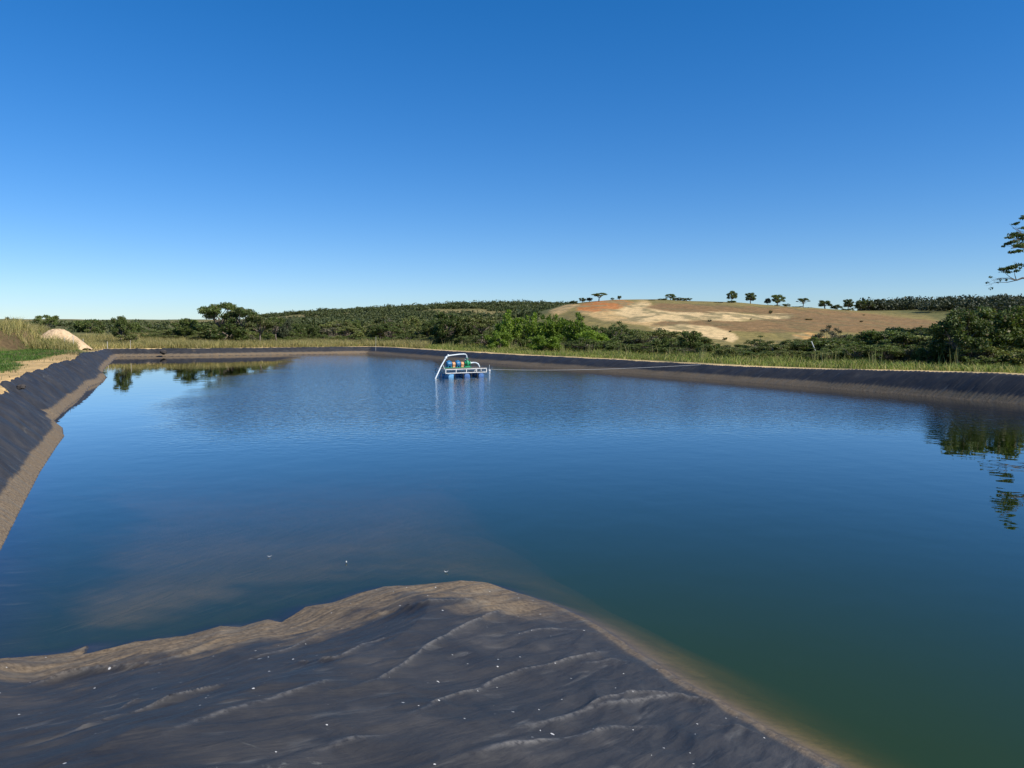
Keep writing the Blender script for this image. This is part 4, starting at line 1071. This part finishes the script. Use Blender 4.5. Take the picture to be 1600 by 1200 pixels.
# far woods: one mass each
def woods(name, n, fx, size, nl, hgt, label, mat):
    Vs = []; X_, Y_, T_ = fx(n)
    Z_ = ground_z(X_, Y_); rg = np.random.default_rng(11)
    n = len(X_); hh = hgt * (.45 + .9 * rg.uniform(0, 1, n) ** 2) * T_; rr2 = hh * rg.uniform(.55, 1.1, n)
    k = nl; v = rg.normal(0, 1, (n, k, 3)); v /= np.linalg.norm(v, axis=2)[..., None]; v[..., 2] = v[..., 2] * .8 + .1
    v *= rg.uniform(.55, 1.05, (n, k, 1))
    Cn = np.stack([X_[:, None] + v[..., 0] * rr2[:, None], Y_[:, None] + v[..., 1] * rr2[:, None], Z_[:, None] + hh[:, None] * (.58 + .42 * v[..., 2])], 2).reshape(-1, 3)
    m_ = len(Cn); nn = rg.normal(0, 1, (m_, 3)); nn[:, 2] += .6; nn /= np.linalg.norm(nn, axis=1)[:, None]
    t = np.cross(nn, rg.normal(0, 1, (m_, 3))); t /= np.linalg.norm(t, axis=1)[:, None]; b = np.cross(nn, t)
    s1 = size * rg.uniform(.5, 1.4, m_)[:, None]
    V = np.stack([Cn - t * s1, Cn - b * s1 * .6, Cn + t * s1, Cn + b * s1 * .6], 1).reshape(-1, 3)
    tag(link(name, mesh_np(name, V, np.arange(m_ * 4).reshape(-1, 4), mat)), label, kind="stuff")
M['ridge'] = leaf_mat("ridge_woods_leaf", (0.030, 0.040, 0.020), (0.095, 0.105, 0.048), transl=0.12)
M['woods'] = leaf_mat("far_woods", (0.052, 0.068, 0.024), (0.190, 0.205, 0.070), transl=0.2)
# these are big: less per-object noise scale
for mm in ('woods', 'ridge'):
    for n_ in M[mm].node_tree.nodes:
        if n_.bl_idname == 'ShaderNodeMath' and n_.operation == 'MULTIPLY' and abs(n_.inputs[1].default_value - .55) < 1e-4: n_.inputs[1].default_value = .3
        if n_.bl_idname == 'ShaderNodeTexNoise': n_.inputs['Scale'].default_value = 0.10
def fx2(n):
    X_ = RNG.uniform(-420, 110, n); Y_ = RNG.uniform(560, 1230, n)
    px, py = proj(X_, Y_, ground_z(X_, Y_)); dn_ = fbm(X_ / 70, Y_ / 45, 77, 4)
    k = (px > 395) & (px < 905) & (dn_ < .60) & ((X_ < 20) | (Y_ > 800)); return X_[k], Y_[k], ((.6 + .5 * fbm(X_ / 90, Y_ / 90, 71, 2)) * (.8 + .7 * RNG.uniform(0, 1, n) ** 4))[k]
woods("hill_woods", 15000, fx2, 1.0, 40, 5.5, "continuous dry woodland covering the long hill on the left", M['woods'])
def fx3(n):
    X_ = RNG.uniform(300, 900, n); Y_ = RNG.uniform(560, 950, n)
    px, py = proj(X_, Y_, ground_z(X_, Y_))
    k = (px > 1345) & (px < 1760) & ((Y_ > 672) | ((px > 1440) & (Y_ > 600)) | (px > 1490)); return X_[k], Y_[k], (.85 + .4 * fbm(X_ / 90, Y_ / 90, 71, 2))[k]
woods("ridge_woods", 3600, fx3, 1.1, 70, 9.5, "dense dark woodland along the ridge at the right", M['ridge'])
def fx4(n):
    X_ = RNG.uniform(-900, 400, n); Y_ = RNG.uniform(220, 900, n); px, py = proj(X_, Y_, ground_z(X_, Y_))
    k = (px > -60) & (px < 840) & (fbm(X_ / 40, Y_ / 40, 91, 3) > .42) & (Y_ < 560 + 300 * (px < 420)); return X_[k], Y_[k], np.ones(k.sum())
woods("valley_woods", 7000, fx4, .85, 50, 5.0, "scrubby woodland filling the low valley beyond the far bank", M['woods'])
def fx5(n):
    X_ = RNG.uniform(20, 420, n); Y_ = RNG.uniform(180, 345, n); px, py = proj(X_, Y_, ground_z(X_, Y_))
    k = (px > 840) & (px < 1500) & (fbm(X_ / 30, Y_ / 30, 93, 3) > .5) & (Y_ < 310); return X_[k], Y_[k], np.ones(k.sum())
woods("hillfoot_scrub", 1500, fx5, .5, 90, 3.4, "loose scrub at the foot of the bare hill", M['woods'])

# low shrubs dotted on the hill
hs_ = []
rg = np.random.default_rng(5)
for k in range(16):
    px = rg.uniform(880, 1460); py = rg.uniform(474, 534); D = None
    for D_ in np.arange(300, 690, 6):
        x_ = (px - 800) / F * D_; pp = proj(np.array([x_]), np.array([D_]), np.array([gz(x_, D_)]))[1][0]
        if pp < py: D = D_; break
    if D is None: continue
    s_ = rg.uniform(1.0, 2.3)
    tree_at(x_, D, s_, s_ * 1.5, 'dense', 'grey' if rg.uniform() < .5 else 'olive', "tiny scattered shrub dotted on the bare hillside", "shrub", "scattered shrubs on the bare hillside", "shrub")

# ---------------------------------------------------------------- the tall tree whose branches reach in from the right
def edge_tree():
    rng = np.random.default_rng(23); D = 73.0
    bx_, by_ = 0, 0
    bx_, by_, _ = PD(1745, 500, D); g = gz(bx_, by_)
    root = tag(empty("tall_tree", (bx_, by_, g)), "tall tree reaching thin layered branches into the sky from the right edge", "tree")
    L = lambda px, py, dd=0: Vector(PD(px, py, D + dd)) - Vector((bx_, by_, g))
    tb = MB(); leaves_c, leaves_r, leaves_n = [], [], []
    def limb(pts, r0, r1, n=7):
        m = len(pts); tb.tube(pts, [r0 + (r1 - r0) * k / (m - 1) for k in range(m)], n)
    fork = L(1738, 450); limb([(0, 0, -.4), (0, 0, 0.2), L(1741, 500), fork], .42, .30, 12)
    topk = L(1735, 330); limb([fork, L(1742, 400), topk, L(1728, 300)], .28, .08, 10)
    def twigs(p, dirv, ln, r, depth):
        """a zigzag branch with finer ones leaving it"""
        pts = [p]; d_ = dirv.normalized()
        for k in range(4):
            d_ = (d_ + Vector(rng.normal(0, .22, 3))).normalized(); pts.append(pts[-1] + d_ * ln / 4)
        limb(pts, r, r * .4, 5)
        if depth == 0: return [pts[-1]]
        ends = []
        for k in (1, 2, 3, 4):
            for s_ in (-1, 1):
                dd = (d_ + Vector(rng.normal(0, .75, 3)) + Vector((0, 0, .15))).normalized(); ends += twigs(pts[k], dd, ln * .5, r * .45, depth - 1)
        return ends
    def spray(p, rx, rz_, n): leaves_c.append(tuple(p)); leaves_r.append((rx, rx, rz_)); leaves_n.append(n)
    # lower bough ending in fine bare twigs
    bough = [fork, L(1690, 428), L(1650, 430), L(1615, 434), L(1597, 434.5), L(1588, 438)]
    limb(bough, .20, .06, 9)
    a_ = L(1588, 438)
    for q, rr2 in ((L(1575, 434), .035), (L(1562, 441), .03), (L(1585, 426), .03), (L(1572, 428), .025), (L(1566, 435), .02)):
        pts = [a_, a_.lerp(q, .5) + Vector(rng.normal(0, .08, 3)), q]; limb(pts, .045, .018, 5)
        for e_ in twigs(q, (q - a_), .9, .02, 1)[:8]:
            if rng.uniform() < .35: spray(e_, .26, .12, 9)
    for px, py, w_, n in ((1567, 421, .42, 130), (1577, 419, .5, 170), (1583, 417, .45, 130), (1588, 423, .3, 60), (1592, 414, .5, 70), (1575, 425, .35, 60)): spray(L(px, py, rng.normal(0, .5)), w_, .16, n)
    # the leafy limb above
    up = [L(1742, 400), L(1690, 385), L(1640, 384), L(1605, 388), L(1590, 386), L(1580, 388)]
    limb(up, .16, .04, 8)
    for px, py, w_, n in ((1585, 366, .7, 210), (1594, 368, .8, 260), (1578, 371, .5, 120), (1602, 373, .9, 300), (1574, 381, .45, 100), (1583, 378, .6, 150), (1592, 384, .8, 260), (1600, 382, .9, 280), (1568, 385, .3, 30), (1582, 394, .5, 90), (1592, 392, .6, 120), (1602, 356, .6, 120), (1586, 350, .35, 50), (1590, 348, .3, 40), (1598, 341, .4, 70), (1605, 338, .6, 150)):
        spray(L(px, py, rng.normal(0, .7)), w_ * .8, w_ * .24, n)
    for k in range(16):
        s_ = L(rng.uniform(1588, 1640), rng.uniform(370, 392)); q = L(rng.uniform(1568, 1600), rng.uniform(348, 396)); limb([s_, s_.lerp(q, .5) + Vector(rng.normal(0, .15, 3)), q], .03, .01, 4)
    # the rest of the crown, outside the picture
    for k in range(90):
        px = rng.uniform(1650, 1880); py = max(300, 345 + rng.normal(0, 32)) + abs(px - 1740) * .15; c = L(px, py, rng.normal(0, 3.5))
        r_ = rng.uniform(.8, 1.5); spray(c, r_, r_ * .4, int(230 * r_))
        if k % 3 == 0: limb([topk.lerp(fork, rng.uniform(0, 1)), topk.lerp(c, .5) + Vector((0, 0, -.6)), c], .09, .02, 6)
    V, Fq = leaf_cloud(leaves_c, leaves_r, leaves_n, .105, rng, shell=.1)
    link("crown", mesh_np("crown", V, Fq, M['dark']), root)
    tb.build("trunk", M['bark'], root, True)
edge_tree()
